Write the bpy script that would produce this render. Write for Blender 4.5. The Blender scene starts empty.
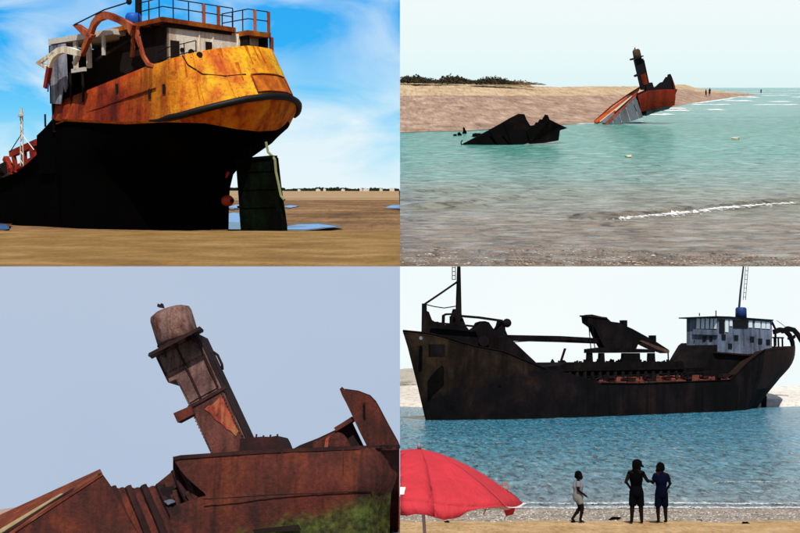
import bpy, bmesh, math, random
from mathutils import Vector, Matrix, noise
random.seed(7)
sc = bpy.context.scene
COL = sc.collection
# ------------------------------------------------------------------ camera, world, sun
F = 1100.0                                   # focal length in photograph pixels (800 wide)
cam_d = bpy.data.cameras.new('camera')
cam_d.sensor_width = 36.0; cam_d.lens = 36.0*F/800.0
cam_d.clip_start = 0.1; cam_d.clip_end = 60000
cam = bpy.data.objects.new('camera', cam_d); COL.objects.link(cam)
cam.location = (0, 0, 0); cam.rotation_euler = (math.radians(90), 0, 0)
sc.camera = cam
SUN_EL, SUN_AZ = math.radians(56), math.radians(1)    # azimuth: to the right of straight behind the camera
to_sun = Vector((math.cos(SUN_EL)*math.sin(SUN_AZ), -math.cos(SUN_EL)*math.cos(SUN_AZ), math.sin(SUN_EL)))
world = bpy.data.worlds.new('World'); sc.world = world; world.use_nodes = True
wn = world.node_tree
bg = wn.nodes['Background']
sky = wn.nodes.new('ShaderNodeTexSky'); sky.sky_type = 'NISHITA'; sky.sun_disc = False
sky.sun_elevation = SUN_EL; sky.sun_rotation = math.radians(180) - SUN_AZ
wn.links.new(sky.outputs[0], bg.inputs[0]); bg.inputs[1].default_value = 0.07
sun_d = bpy.data.lights.new('sun', 'SUN'); sun_d.energy = 4.2; sun_d.angle = math.radians(0.53); sun_d.color = (1, .95, .87)
sun = bpy.data.objects.new('sun', sun_d); COL.objects.link(sun)
sun.rotation_euler = (-to_sun).to_track_quat('-Z', 'Y').to_euler()
vs = sc.view_settings; vs.view_transform = 'Standard'; vs.look = 'None'; vs.exposure = 0.0; vs.gamma = 1.0; vs.use_curve_mapping = False
sc.cycles.max_bounces = 6

# ------------------------------------------------------------------ the four shores: each its own tilted terrace below / above the eye
class Shore:
    def __init__(s, horizon, h):
        s.a = math.atan((266.5-horizon)/F); s.c = math.cos(s.a); s.s = math.sin(s.a); s.h = h
        s.M = Matrix.Rotation(s.a, 4, 'X')
    def P(s, u, v, Y):                       # point at local depth Y seen at photo pixel u, v
        k = (266.5-v)/F
        z = Y*(k*s.c-s.s)/(s.c+k*s.s)
        yw = Y*s.c-z*s.s
        return Vector(((u-400)/F*yw, Y, z))
    def zat(s, y, v):
        k = (266.5-v)/F
        return y*(k*s.c-s.s)/(s.c+k*s.s)
    def uv(s, p):
        yw = p[1]*s.c-p[2]*s.s; zw = p[1]*s.s+p[2]*s.c
        return 400+F*p[0]/yw, 266.5-F*zw/yw
    def on(s, u, v, p0, n):                  # pixel ray met with a plane
        d = s.P(u, v, 1.0); n = Vector(n); p0 = Vector(p0)
        return d*(p0.dot(n)/d.dot(n))
    def G(s, u, v, z=None):
        return s.on(u, v, (0, 0, -s.h if z is None else z), (0, 0, 1))
TL = Shore(188.5, 5.1)
TR = Shore(86.0, 23.4)
BL = Shore(490.0, 1.6)
BR = Shore(360.0, 5.3)

# ------------------------------------------------------------------ materials
def lin(c):
    if isinstance(c, str):
        c = [int(c[i:i+2], 16)/255 for i in (1, 3, 5)]
        return tuple(x/12.92 if x <= .04045 else ((x+.055)/1.055)**2.4 for x in c)+(1,)
    return tuple(c)+(1,)
def nt(name):
    m = bpy.data.materials.new(name); m.use_nodes = True
    t = m.node_tree; b = t.nodes['Principled BSDF']
    return m, t, b
def N(t, typ, **kw):
    n = t.nodes.new(typ)
    for k, v in kw.items():
        if k in n.inputs.keys(): n.inputs[k].default_value = v
        else: setattr(n, k, v)
    return n
def ramp(t, src, stops):
    r = t.nodes.new('ShaderNodeValToRGB'); t.links.new(src, r.inputs[0])
    e = r.color_ramp.elements
    while len(e) < len(stops): e.new(.5)
    for i, (p, c) in enumerate(stops):
        e[i].position = p; e[i].color = lin(c) if not isinstance(c, float) else (c, c, c, 1)
    return r
def mix(t, fac, a, b, mode='MIX'):
    m = t.nodes.new('ShaderNodeMix'); m.data_type = 'RGBA'; m.blend_type = mode
    if isinstance(fac, float): m.inputs[0].default_value = fac
    else: t.links.new(fac, m.inputs[0])
    for i, x in ((6, a), (7, b)):
        if isinstance(x, (str, tuple)): m.inputs[i].default_value = lin(x)
        else: t.links.new(x, m.inputs[i])
    return m.outputs[2]
def coords(t, sx=1, sy=1, sz=1):
    tc = t.nodes.new('ShaderNodeTexCoord'); mp = t.nodes.new('ShaderNodeMapping')
    mp.inputs['Scale'].default_value = (sx, sy, sz); t.links.new(tc.outputs['Object'], mp.inputs[0])
    return mp.outputs[0]
def noise_n(t, vec, scale, detail=6, rough=.6, dist=0.0):
    n = N(t, 'ShaderNodeTexNoise', Scale=scale, Detail=detail, Roughness=rough, Distortion=dist)
    t.links.new(vec, n.inputs['Vector']); return n.outputs[0]
def bumpit(t, b, src, strength, dist=.05):
    bp = N(t, 'ShaderNodeBump', Strength=strength, Distance=dist)
    t.links.new(src, bp.inputs['Height']); t.links.new(bp.outputs[0], b.inputs['Normal'])
MATS = {}
def rust(name, stops, scale=1.0, streak='#3a1206', streak_amt=.6, fine=.35, rough=.85, bump=.5, metal=0.0, streak_scale=1.0):
    """weathered plating: patchy paint / rust, vertical run-off streaks, fine pitting (scale = features per metre)"""
    m, t, b = nt(name)
    big = noise_n(t, coords(t, 1, 1, .7), .55*scale, 9, .62, .4)
    r = ramp(t, big, stops)
    st = noise_n(t, coords(t, 1.6*streak_scale, 1.6*streak_scale, .13*streak_scale), 1.0*scale, 6, .6)
    sr = ramp(t, st, [(.47, 0.0), (.64, 1.0)])
    amt = t.nodes.new('ShaderNodeMath'); amt.operation = 'MULTIPLY'; amt.inputs[1].default_value = streak_amt
    t.links.new(sr.outputs[0], amt.inputs[0])
    c = mix(t, amt.outputs[0], r.outputs[0], streak)
    fn = noise_n(t, coords(t), 5.5*scale, 10, .72)
    fr = ramp(t, fn, [(.3, 1-fine), (.62, 1.0)])
    c = mix(t, 1.0, c, fr.outputs[0], 'MULTIPLY')
    t.links.new(c, b.inputs['Base Color']); b.inputs['Roughness'].default_value = rough; b.inputs['Metallic'].default_value = metal
    b.inputs['Specular IOR Level'].default_value = .25
    if bump: bumpit(t, b, fn, bump, .08/scale)
    MATS[name] = m; return m
def plain(name, c, rough=.7, var=.25, scale=3.0, spec=.3):
    m, t, b = nt(name)
    n = noise_n(t, coords(t), scale, 6, .65)
    r = ramp(t, n, [(.3, 1-var), (.7, 1.0)])
    cc = mix(t, 1.0, lin(c)[:3], r.outputs[0], 'MULTIPLY')
    t.links.new(cc, b.inputs['Base Color']); b.inputs['Roughness'].default_value = rough; b.inputs['Specular IOR Level'].default_value = spec
    MATS[name] = m; return m
def skymat(name, build):
    m = bpy.data.materials.new(name); m.use_nodes = True; t = m.node_tree; t.nodes.clear()
    o = t.nodes.new('ShaderNodeOutputMaterial'); e = t.nodes.new('ShaderNodeEmission')
    t.links.new(build(t), e.inputs[0]); t.links.new(e.outputs[0], o.inputs[0]); MATS[name] = m; return m

# ------------------------------------------------------------------ mesh building
class MB:
    def __init__(s): s.v = []; s.f = []
    def add(s, vs, fs):
        o = len(s.v); s.v += [Vector(p) for p in vs]; s.f += [tuple(i+o for i in f) for f in fs]; return s
    def plate(s, pts, off):
        """polygon extruded by an offset vector"""
        pts = [Vector(p) for p in pts]; off = Vector(off); n = len(pts)
        s.add(pts+[p+off for p in pts], [tuple(range(n)), tuple(range(2*n-1, n-1, -1))]+[(i, i+n, (i+1) % n+n, (i+1) % n) for i in range(n)]); return s
    def box(s, o, ax, ay, az):
        o, ax, ay, az = map(Vector, (o, ax, ay, az))
        return s.plate([o, o+ax, o+ax+ay, o+ay], az)
    def tube(s, pts, r, n=8, cap=True):
        pts = [Vector(p) for p in pts]; rs = r if isinstance(r, (list, tuple)) else [r]*len(pts)
        rings = []; up = None
        for i, p in enumerate(pts):
            d = (pts[min(i+1, len(pts)-1)]-pts[max(i-1, 0)])
            if d.length < 1e-9: d = Vector((0, 0, 1))
            d.normalize()
            if up is None: up = Vector((0, 0, 1)) if abs(d.z) < .9 else Vector((1, 0, 0))
            x = d.cross(up)
            if x.length < 1e-6: x = d.orthogonal()
            x.normalize(); y = x.cross(d).normalized(); up = y
            rings.append([p+(x*math.cos(2*math.pi*k/n)+y*math.sin(2*math.pi*k/n))*rs[i] for k in range(n)])
        vs = [q for rg in rings for q in rg]; fs = []
        for i in range(len(pts)-1):
            for k in range(n): fs.append((i*n+k, i*n+(k+1) % n, (i+1)*n+(k+1) % n, (i+1)*n+k))
        if cap: fs += [tuple(range(n-1, -1, -1)), tuple(range(len(vs)-n, len(vs)))]
        return s.add(vs, fs)
    def bar(s, pts, w, d):
        """flat bar of width w swept along pts, thick by vector d"""
        pts = [Vector(p) for p in pts]; d = Vector(d); L = []; R = []
        for i, p in enumerate(pts):
            t = (pts[min(i+1, len(pts)-1)]-pts[max(i-1, 0)]).normalized()
            q = t.cross(d.normalized()).normalized(); ww = w[i] if isinstance(w, (list, tuple)) else w
            L.append(p+q*ww/2); R.append(p-q*ww/2)
        n = len(pts); vs = L+R+[p+d for p in L]+[p+d for p in R]; fs = []
        for i in range(n-1):
            fs += [(i, i+1, n+i+1, n+i), (2*n+i, 3*n+i, 3*n+i+1, 2*n+i+1), (i, 2*n+i, 2*n+i+1, i+1), (n+i, n+i+1, 3*n+i+1, 3*n+i)]
        fs += [(0, n, 3*n, 2*n), (n-1, 3*n-1, 4*n-1, 2*n-1)]
        return s.add(vs, fs)
    def grid(s, rows):
        w = len(rows[0]); vs = [p for r in rows for p in r]
        return s.add(vs, [(i*w+j, i*w+j+1, (i+1)*w+j+1, (i+1)*w+j) for i in range(len(rows)-1) for j in range(w-1)])
    def ball(s, c, rx, ry, rz, nu=12, nv=8, jit=0.0):
        c = Vector(c); rows = []
        for i in range(nv+1):
            th = math.pi*i/nv; row = []
            for j in range(nu):
                ph = 2*math.pi*j/nu; d = Vector((math.sin(th)*math.cos(ph), math.sin(th)*math.sin(ph), math.cos(th)))
                k = 1+jit*noise.noise(d*1.7+c*3.1)
                row.append(c+Vector((d.x*rx*k, d.y*ry*k, d.z*rz*k)))
            rows.append(row+[row[0]])
        return s.grid(rows)
def mesh_obj(name, mb, mat, base=Vector(), smooth=False):
    me = bpy.data.meshes.new(name)
    me.from_pydata([tuple(p-base) for p in mb.v], [], mb.f); me.validate()
    bm = bmesh.new(); bm.from_mesh(me); bmesh.ops.remove_doubles(bm, verts=bm.verts, dist=1e-5); bmesh.ops.recalc_face_normals(bm, faces=bm.faces); bm.to_mesh(me); bm.free()
    if smooth:
        for p in me.polygons: p.use_smooth = True
    me.materials.append(MATS[mat] if isinstance(mat, str) else mat)
    o = bpy.data.objects.new(name, me); COL.objects.link(o); return o
BASE = {}
def thing(name, shore, base, label, cat, group=None):
    o = bpy.data.objects.new(name, None); COL.objects.link(o); o.empty_display_size = .3
    base = Vector(base); o.matrix_world = shore.M @ Matrix.Translation(base)
    o['label'] = label; o['category'] = cat
    if group: o['group'] = group
    BASE[o.name] = base; return o
def root_base(o):
    while o.parent: o = o.parent
    return BASE[o.name]
def part(name, mb, mat, parent, label=None, smooth=False, bev=0.0, kind=None):
    o = mesh_obj(name, mb, mat, root_base(parent), smooth); o.parent = parent
    if label: o['label'] = label
    if kind: o['kind'] = kind
    if bev:
        m = o.modifiers.new('bevel', 'BEVEL'); m.width = bev; m.segments = 2; m.limit_method = 'ANGLE'
    return o
def single(name, shore, mb, mat, label, cat, group=None, smooth=False, base=None):
    if base is None:
        c = sum(mb.v, Vector())/len(mb.v); base = Vector((c.x, c.y, min(p.z for p in mb.v)))
    base = Vector(base); o = mesh_obj(name, mb, mat, base, smooth)
    o.matrix_world = shore.M @ Matrix.Translation(base)
    o['label'] = label; o['category'] = cat
    if group: o['group'] = group
    BASE[o.name] = base; return o
def struct(name, shore, mb, mat, kind='structure', smooth=False, label=None):
    o = mesh_obj(name, mb, mat, Vector(), smooth); o.matrix_world = shore.M.copy(); o['kind'] = kind
    if label: o['label'] = label
    BASE[o.name] = Vector(); return o
def interp(tab, x):
    if x <= tab[0][0]: return tab[0][1]
    for (x0, y0), (x1, y1) in zip(tab, tab[1:]):
        if x <= x1: return y0+(y1-y0)*(x-x0)/(x1-x0)
    return tab[-1][1]
def sm(t): t = max(0, min(1, t)); return t*t*(3-2*t)
def fbm(x, y, z=0.0, oct=4): return noise.fractal(Vector((x, y, z)), 1.0, 2.0, oct)

# materials -----------------------------------------------------------------------------------------------------------
rust('upper_rust', [(.28, '#8a2204'), (.38, '#d2560a'), (.46, '#ee9a10'), (.60, '#fbc214')], .30, '#b83c04', .85, .42, .6, .5)
rust('side_rust', [(.30, '#3c0d03'), (.44, '#7a2206'), (.56, '#a83c08'), (.72, '#c8640c')], .28, '#2a0a03', .75, .4, .7, .35)
rust('patch_rust', [(.3, '#a03a06'), (.5, '#d87812'), (.7, '#c05008')], .4, '#7a2005', .6, .3)
rust('counter_rust', [(.3, '#a83404'), (.45, '#e8700c'), (.6, '#f89a14'), (.75, '#c84806')], .4, '#8a2404', .75, .4)
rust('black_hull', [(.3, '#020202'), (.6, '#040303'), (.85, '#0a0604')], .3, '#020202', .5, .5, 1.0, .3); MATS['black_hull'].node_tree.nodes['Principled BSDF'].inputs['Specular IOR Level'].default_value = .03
rust('white_rust', [(.28, '#8a4a1a'), (.36, '#f0dca0'), (.46, '#fff8e4'), (.75, '#fdf2d0')], .5, '#a8601c', .6, .15)
rust('orange_steel', [(.3, '#7c2c10'), (.5, '#c2603a'), (.7, '#d07a50')], .5, '#702008', .5, .3)
rust('red_steel', [(.3, '#5a1208'), (.5, '#a02c18'), (.7, '#b84428')], .5, '#400c05', .5, .3)
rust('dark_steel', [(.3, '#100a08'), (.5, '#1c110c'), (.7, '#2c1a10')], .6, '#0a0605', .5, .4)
rust('deck_rust', [(.3, '#5a2008'), (.5, '#a8500f'), (.7, '#d08a20')], .5, '#40140a', .5, .3)
rust('grey_panel', [(.3, '#3a3a44'), (.5, '#9aa0b4'), (.7, '#c4c8d4')], .4, '#1a1512', .7, .3)
plain('blue_paint', '#1560c8', .5); plain('rubber', '#0c0b0c', .6, .4); plain('red_hub', '#b83418', .6)
rust('weed_steel', [(.35, '#030403'), (.5, '#050a04'), (.70, '#0e2008')], .5, '#020302', .6, .6, .9, .6); MATS['weed_steel'].node_tree.nodes['Principled BSDF'].inputs['Specular IOR Level'].default_value = .06
plain('rope', '#8a9060', .9); plain('white_paint', '#e6e2d8', .6, .3)
rust('ship_black', [(.36, '#0b0a0b'), (.48, '#131012'), (.58, '#1e1718'), (.72, '#2e201b')], .7, '#060506', .7, .5, .9, .5); MATS['ship_black'].node_tree.nodes['Principled BSDF'].inputs['Specular IOR Level'].default_value = .1  # dark rusty paint that also carries the backlit silhouette's shade
rust('ship_tan', [(.3, '#120d0a'), (.5, '#2c2016'), (.66, '#463320'), (.8, '#54401f')], .5, '#0c0908', .75, .4, .85, .4)
rust('ship_brown', [(.3, '#160b08'), (.5, '#2a140e'), (.7, '#40201a')], .6, '#0c0706', .6, .5)
rust('ship_white', [(.3, '#33353f'), (.42, '#606a7e'), (.6, '#7c889e'), (.8, '#687488')], .9, '#2e2a2c', .65, .35)  # weathered white, its backlit shade put into the colour as grey-blue
rust('hatch_red', [(.3, '#3a1812'), (.5, '#6a3226'), (.7, '#844a3c')], .9, '#40120a', .3, .3)
plain('ship_blue', '#1c3a78', .6)
rust('wreck_red', [(.30, '#321a18'), (.42, '#50271f'), (.54, '#662e23'), (.66, '#763821'), (.80, '#5a342d')], 1.5, '#2a1714', .65, .5, .8, .9)
rust('wreck_dark', [(.3, '#1a0e0c'), (.5, '#33191a'), (.7, '#4a2420')], 1.3, '#140b0a', .6, .4, .85, .6)
rust('funnel_plate', [(.30, '#3f2826'), (.42, '#664844'), (.54, '#8a6a62'), (.70, '#70443a')], 1.7, '#34201e', .65, .5, .8, .8)
rust('funnel_top', [(.32, '#46281f'), (.42, '#7c564a'), (.54, '#9a7870'), (.70, '#6a3e34')], 2.6, '#38201a', .6, .6, .85, .9)
rust('funnel_orange', [(.36, '#5a2a22'), (.45, '#9a4430'), (.53, '#b4523a'), (.62, '#a07448'), (.72, '#6a3a30')], 4.5, '#5a1c12', .6, .35)
rust('far_red', [(.3, '#5a1608'), (.5, '#8e2a0c'), (.7, '#a8380e')], .12, '#3a0e06', .6, .3)
rust('far_orange', [(.3, '#8a2c0c'), (.5, '#c8501c'), (.7, '#d86a34')], .15, '#5a1c0a', .5, .3)
rust('far_grey', [(.3, '#5a626a'), (.5, '#717b84'), (.7, '#7f8890')], .12, '#4a4440', .5, .2)
rust('far_dark', [(.3, '#0c0a12'), (.5, '#161018'), (.7, '#261016')], .15, '#0a080c', .5, .3)
rust('far_brown', [(.3, '#3a2a22'), (.5, '#5c463a'), (.7, '#6a4a3a')], .2, '#2a1a14', .5, .3)
plain('far_cream', '#d8ccb0', .7); plain('far_black', '#0a0807', .9, .5, .2)
rust('near_wreck', [(.38, '#040303'), (.56, '#070505'), (.66, '#160d08'), (.8, '#2c190b')], .22, '#030303', .5, .6, .95, .6); MATS['near_wreck'].node_tree.nodes['Principled BSDF'].inputs['Specular IOR Level'].default_value = .08
plain('skin', '#140c08', .8, .1, 3, .08); plain('hair', '#060505', .9, .2, 3, .05)  # near-black skin and hair: backlit silhouette put into the colour
plain('shirt_grey', '#7c808a', .9, .2, 8); plain('shorts_beige', '#787878', .9, .2, 8); plain('top_black', '#050406', .95, .2, 8, .03)  # cloth colours darkened to carry the backlit shade
plain('shorts_dark', '#08090f', .95, .2, 8, .03); plain('shirt_navy', '#070b20', .95, .2, 8, .03); plain('shorts_navy', '#060a1c', .95, .2, 8, .03); plain('cap_dark', '#0a090c', .95, .2, 3, .03)
plain('umbrella_red', '#ea4450', .75, .22, 3); plain('umbrella_inside', '#8a1018', .8, .12, 4); plain('umbrella_white', '#f0ece8', .7, .1); plain('pole_white', '#c9b8b4', .5, .1)
plain('plastic_grey', '#8a8a90', .4); plain('orange_cord', '#d86420', .7)

rust('hatch_brown', [(.3, '#3a2420'), (.5, '#5c3e36'), (.7, '#6e5248')], .9, '#241410', .4, .3)
rust('top_rust', [(.3, '#4a1e12'), (.48, '#7a3a24'), (.66, '#8f5238'), (.85, '#6a3a2a')], 1.4, '#341810', .4, .35)
plain('pale_wood', '#b09a72', .9, .4, 6); plain('ship_dark_glass', '#0a0c12', .3, .2)
m, t, b = nt('window_sky'); b.inputs['Base Color'].default_value = lin('#dfe9ee'); b.inputs['Roughness'].default_value = .12; b.inputs['Specular IOR Level'].default_value = .8; MATS['window_sky'] = m
m, t, b = nt('shingle_mix'); r = ramp(t, noise_n(t, coords(t), .5, 3), [(.35, '#6a5848'), (.5, '#9a8a78'), (.62, '#d8cebc')]); t.links.new(r.outputs[0], b.inputs['Base Color']); b.inputs['Roughness'].default_value = .4; MATS['shingle_mix'] = m
m, t, b = nt('shingle_pale'); r = ramp(t, noise_n(t, coords(t), 9, 3), [(.35, '#5a5048'), (.5, '#9c948a'), (.66, '#e0dcd6')]); t.links.new(r.outputs[0], b.inputs['Base Color']); b.inputs['Roughness'].default_value = .5; MATS['shingle_pale'] = m
# hull plating of the close wreck: rust, and weed growing on the lower part towards the stem
m = rust('hull_red_weed', [(.32, '#2e1815'), (.42, '#50271f'), (.54, '#642d21'), (.64, '#743620'), (.80, '#54302a')], 1.3, '#2a1512', .75, .55, .8, .9)
t = m.node_tree; b = t.nodes['Principled BSDF']; src = b.inputs['Base Color'].links[0].from_socket
sep = t.nodes.new('ShaderNodeSeparateXYZ'); t.links.new(coords(t), sep.inputs[0])
def mth(op, a, c, d=None):
    n = t.nodes.new('ShaderNodeMath'); n.operation = op
    for i, x in enumerate((a, c, d)):
        if x is None: continue
        if isinstance(x, (int, float)): n.inputs[i].default_value = x
        else: t.links.new(x, n.inputs[i])
    return n.outputs[0]
wx = mth('MULTIPLY_ADD', sep.outputs[0], .26, -.05); wz = mth('MULTIPLY_ADD', sep.outputs[2], -.95, 1.35)
wsum = mth('ADD', mth('ADD', wx, wz), mth('MULTIPLY_ADD', noise_n(t, coords(t, 1, 1, .5), 1.6, 8, .65), 1.3, -.65))
wr = ramp(t, wsum, [(.45, 0.0), (1.1, .85)]); wg = ramp(t, noise_n(t, coords(t), 4, 6), [(.34, '#1c220e'), (.48, '#3a461a'), (.64, '#58662a')])
t.links.new(mix(t, wr.outputs[0], src, wg.outputs[0]), b.inputs['Base Color'])
plain('far_green', '#26331c', .9, .5, .02); plain('scrub_green', '#3e3826', .95, .6, .2); plain('scrub_dry', '#7a6244', .95, .4, .2); plain('blue_mark', '#141c5a', .8)

plain('ship_dkblue', '#141c38', .6)

rust('rust_run', [(.3, '#a83c04'), (.5, '#d2640a'), (.7, '#e88c10')], .8, '#8a2a04', .6, .4)
rust('hull_paint_a', [(.28, '#8a2204'), (.38, '#d2560a'), (.46, '#f0960c'), (.60, '#fdc010')], .34, '#c24404', .85, .45, .6, .5)
rust('hull_paint_b', [(.28, '#4a1003'), (.42, '#8e2a05'), (.54, '#c04a08'), (.70, '#dc7a0c')], .34, '#3a0d03', .85, .45, .65, .5)

# stern_blend: yellow stern, the forward side's shade painted in as red-brown, with a ragged edge
m, t, b = nt('hull_paint')
def inline(src):
    mm = MATS[src]; tt = mm.node_tree; return tt
for key in ('a', 'b'): pass
big = noise_n(t, coords(t, 1, 1, .7), .55*.34, 9, .62, .4)
ra = ramp(t, big, [(.27, '#8a2204'), (.36, '#d2560a'), (.44, '#f0960c'), (.58, '#fdc210')]); rb = ramp(t, big, [(.28, '#4a1003'), (.42, '#8e2a05'), (.54, '#bc4608'), (.70, '#d8740c')])
stn = noise_n(t, coords(t, 1.6, 1.6, .13), .34, 7, .62); sr = ramp(t, stn, [(.46, 0.0), (.66, .85)])
a1 = mix(t, sr.outputs[0], ra.outputs[0], '#c84c06'); b1 = mix(t, sr.outputs[0], rb.outputs[0], '#3a0d03')
sp = t.nodes.new('ShaderNodeSeparateXYZ'); t.links.new(coords(t), sp.inputs[0])
along = mth('ADD', mth('MULTIPLY', sp.outputs[0], -.7071), mth('MULTIPLY', sp.outputs[1], .7071))
near = mth('ADD', mth('MULTIPLY', sp.outputs[0], .7071), mth('MULTIPLY', sp.outputs[1], .7071))
fac = mth('ADD', mth('MULTIPLY_ADD', along, .11, .50), mth('MULTIPLY_ADD', noise_n(t, coords(t, 1.6, 1.6, .3), .3, 6, .6), .5, -.25))
fr2 = ramp(t, fac, [(.12, 0.0), (.85, 1.0)])
cc = mix(t, fr2.outputs[0], a1, b1)
fn = noise_n(t, coords(t), 2.2, 10, .74); ff = ramp(t, fn, [(.32, .45), (.5, .9), (.62, 1.0)]); cc = mix(t, 1.0, cc, ff.outputs[0], 'MULTIPLY')
spots = noise_n(t, coords(t), .9, 8, .8); s2 = ramp(t, spots, [(.60, 0.0), (.66, .9)]); cc = mix(t, s2.outputs[0], cc, '#6a1e06')
t.links.new(cc, b.inputs['Base Color']); b.inputs['Roughness'].default_value = .6; b.inputs['Specular IOR Level'].default_value = .25
bumpit(t, b, fn, .6, .25); MATS['hull_paint'] = m
# umbrella cloth lets light through
m = MATS['umbrella_red']; t = m.node_tree; b = t.nodes['Principled BSDF']; o_ = t.nodes['Material Output']
tr_ = t.nodes.new('ShaderNodeBsdfTranslucent'); tr_.inputs[0].default_value = lin('#e01820'); ms = t.nodes.new('ShaderNodeMixShader'); ms.inputs[0].default_value = .3
t.links.new(b.outputs[0], ms.inputs[1]); t.links.new(tr_.outputs[0], ms.inputs[2]); t.links.new(ms.outputs[0], o_.inputs[0])
bumpit(t, b, noise_n(t, coords(t, 1, 1, .6), 7, 5, .6, 1.2), .5, .06)

rust('funnel_low', [(.32, '#38201e'), (.44, '#5c342e'), (.56, '#744238'), (.7, '#5c2c26')], 2.0, '#301a18', .65, .5, .8, .8)

plain('hem_pale', '#d8a8b4', .8, .2, 6)

# bow_paint: worn tan paint above, black below and aft, with a ragged edge between
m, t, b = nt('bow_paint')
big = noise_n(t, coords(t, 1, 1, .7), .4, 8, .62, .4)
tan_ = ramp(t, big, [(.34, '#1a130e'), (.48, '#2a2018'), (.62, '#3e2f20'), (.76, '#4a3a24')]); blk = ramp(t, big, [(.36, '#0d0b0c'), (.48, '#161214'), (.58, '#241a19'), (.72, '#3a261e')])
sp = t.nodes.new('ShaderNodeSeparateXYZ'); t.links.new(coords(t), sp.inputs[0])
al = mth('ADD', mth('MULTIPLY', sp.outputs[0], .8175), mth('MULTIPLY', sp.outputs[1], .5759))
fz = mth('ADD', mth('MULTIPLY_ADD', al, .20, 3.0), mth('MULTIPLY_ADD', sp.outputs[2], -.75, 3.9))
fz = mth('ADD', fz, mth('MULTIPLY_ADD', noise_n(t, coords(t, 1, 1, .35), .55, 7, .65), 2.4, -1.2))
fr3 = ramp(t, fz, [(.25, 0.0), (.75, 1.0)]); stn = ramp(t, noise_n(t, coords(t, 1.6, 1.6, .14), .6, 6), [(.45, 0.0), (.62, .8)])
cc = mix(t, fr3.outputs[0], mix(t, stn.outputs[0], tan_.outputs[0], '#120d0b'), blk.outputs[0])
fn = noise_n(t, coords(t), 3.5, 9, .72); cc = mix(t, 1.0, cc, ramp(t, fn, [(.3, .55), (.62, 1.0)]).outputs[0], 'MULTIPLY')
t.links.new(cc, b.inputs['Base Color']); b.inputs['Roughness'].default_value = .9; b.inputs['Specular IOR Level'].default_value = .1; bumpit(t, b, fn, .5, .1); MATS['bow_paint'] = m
# ==================================================================================================== THE SETTING
# ---- skies: one backdrop per shore, behind everything on it
def sky_sheet(shore, u0, u1, v0, v1, Y, mat, nu=1):
    mb = MB(); mb.grid([[shore.P(u0, v, Y), shore.P(u1, v, Y)] for v in (v0, v1)])
    return struct('sky', shore, mb, mat)
def sky_tl(t):
    v = coords(t, 1/3000., 1, 1/3000.)
    sep = t.nodes.new('ShaderNodeSeparateXYZ'); t.links.new(v, sep.inputs[0])
    base = ramp(t, sep.outputs[2], [(0.0, '#cfeef8'), (.03, '#aee4fa'), (.075, '#6accfa'), (.13, '#34b0f6'), (.3, '#1a94ee')])
    m1 = t.nodes.new('ShaderNodeMapping'); m1.inputs['Scale'].default_value = (1/900., 1, 1/330.); m1.inputs['Rotation'].default_value = (0, math.radians(14), 0)
    tc = t.nodes.new('ShaderNodeTexCoord'); t.links.new(tc.outputs['Object'], m1.inputs[0])
    cl = noise_n(t, m1.outputs[0], 1.5, 9, .55, .9)
    # thicker lower in the sky
    ad = t.nodes.new('ShaderNodeMath'); ad.operation = 'MULTIPLY_ADD'; ad.inputs[1].default_value = -1.3; ad.inputs[2].default_value = .19
    t.links.new(sep.outputs[2], ad.inputs[0])
    a2 = t.nodes.new('ShaderNodeMath'); a2.operation = 'ADD'; t.links.new(cl, a2.inputs[0]); t.links.new(ad.outputs[0], a2.inputs[1])
    cr = ramp(t, a2.outputs[0], [(.46, 0.0), (.74, .9)])
    return mix(t, cr.outputs[0], base.outputs[0], '#e9f6fb')
skymat('sky_blue_cloud', sky_tl)
def sky_flat(c1, c2, sc_, amt):
    def f(t):
        n = noise_n(t, coords(t, 1, 1, 2.2), sc_, 3, .5)
        r = ramp(t, n, [(.3, 0.0), (.7, amt)]); return mix(t, r.outputs[0], c1, c2)
    return f
def sky_tr(t):
    sep = t.nodes.new('ShaderNodeSeparateXYZ'); t.links.new(coords(t, 1/15000., 1, 1/15000.), sep.inputs[0])
    return ramp(t, sep.outputs[2], [(0.0, '#e0f5f6'), (.03, '#eaf9f9'), (.09, '#f3fafa')]).outputs[0]
skymat('sky_white_haze', sky_tr)
skymat('sky_lilac', sky_flat('#b0c2da', '#b9c7dc', .03, 1.0))
skymat('sky_bright', sky_flat('#f1fbfb', '#f6fdfd', .02, 1.0))
sky_sheet(TL, -160, 400, -160, 196, 3000, 'sky_blue_cloud')
sky_sheet(TR, 400, 960, -160, 89, 15000, 'sky_white_haze')
sky_sheet(BL, -160, 400, 266.4, 520, 68, 'sky_lilac')
sky_sheet(BR, 400, 960, 266.4, 420, 140, 'sky_bright')

# ---- sand and water materials
def sandmat(name, c1, c2, c3, sc_, streaky=1.0, bump=.4, fine=None, lowc=None):
    m, t, b = nt(name)
    big = noise_n(t, coords(t, streaky*.25, 1, 1), sc_, 8, .6, .3)
    r = ramp(t, big, [(.3, c1), (.5, c2), (.7, c3)])
    fn = noise_n(t, coords(t, .6*max(1, streaky/1.5), 1, 1), sc_*22, 8, .7) if fine is None else noise_n(t, coords(t, fine[0], fine[1], fine[0]), 1.0, 6, .75)
    fr = ramp(t, fn, [(.33, .5 if lowc is None else lowc), (.5, .85 if lowc is None else .93), (.65, 1.0)])
    c = mix(t, 1.0, r.outputs[0], fr.outputs[0], 'MULTIPLY')
    t.links.new(c, b.inputs['Base Color']); b.inputs['Roughness'].default_value = .95; b.inputs['Specular IOR Level'].default_value = .15
    bumpit(t, b, fn, bump, .3/sc_/20); MATS[name] = m; return m
sandmat('sand_tl_near', '#7a5c36', '#90703f', '#a8875a', .22, 3.0, .35, (3.0, .9), .72)
sandmat('sand_tl_flat', '#5e452c', '#8c6a46', '#b08a60', .05, 4.0, .4, (.9, .10))
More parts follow.
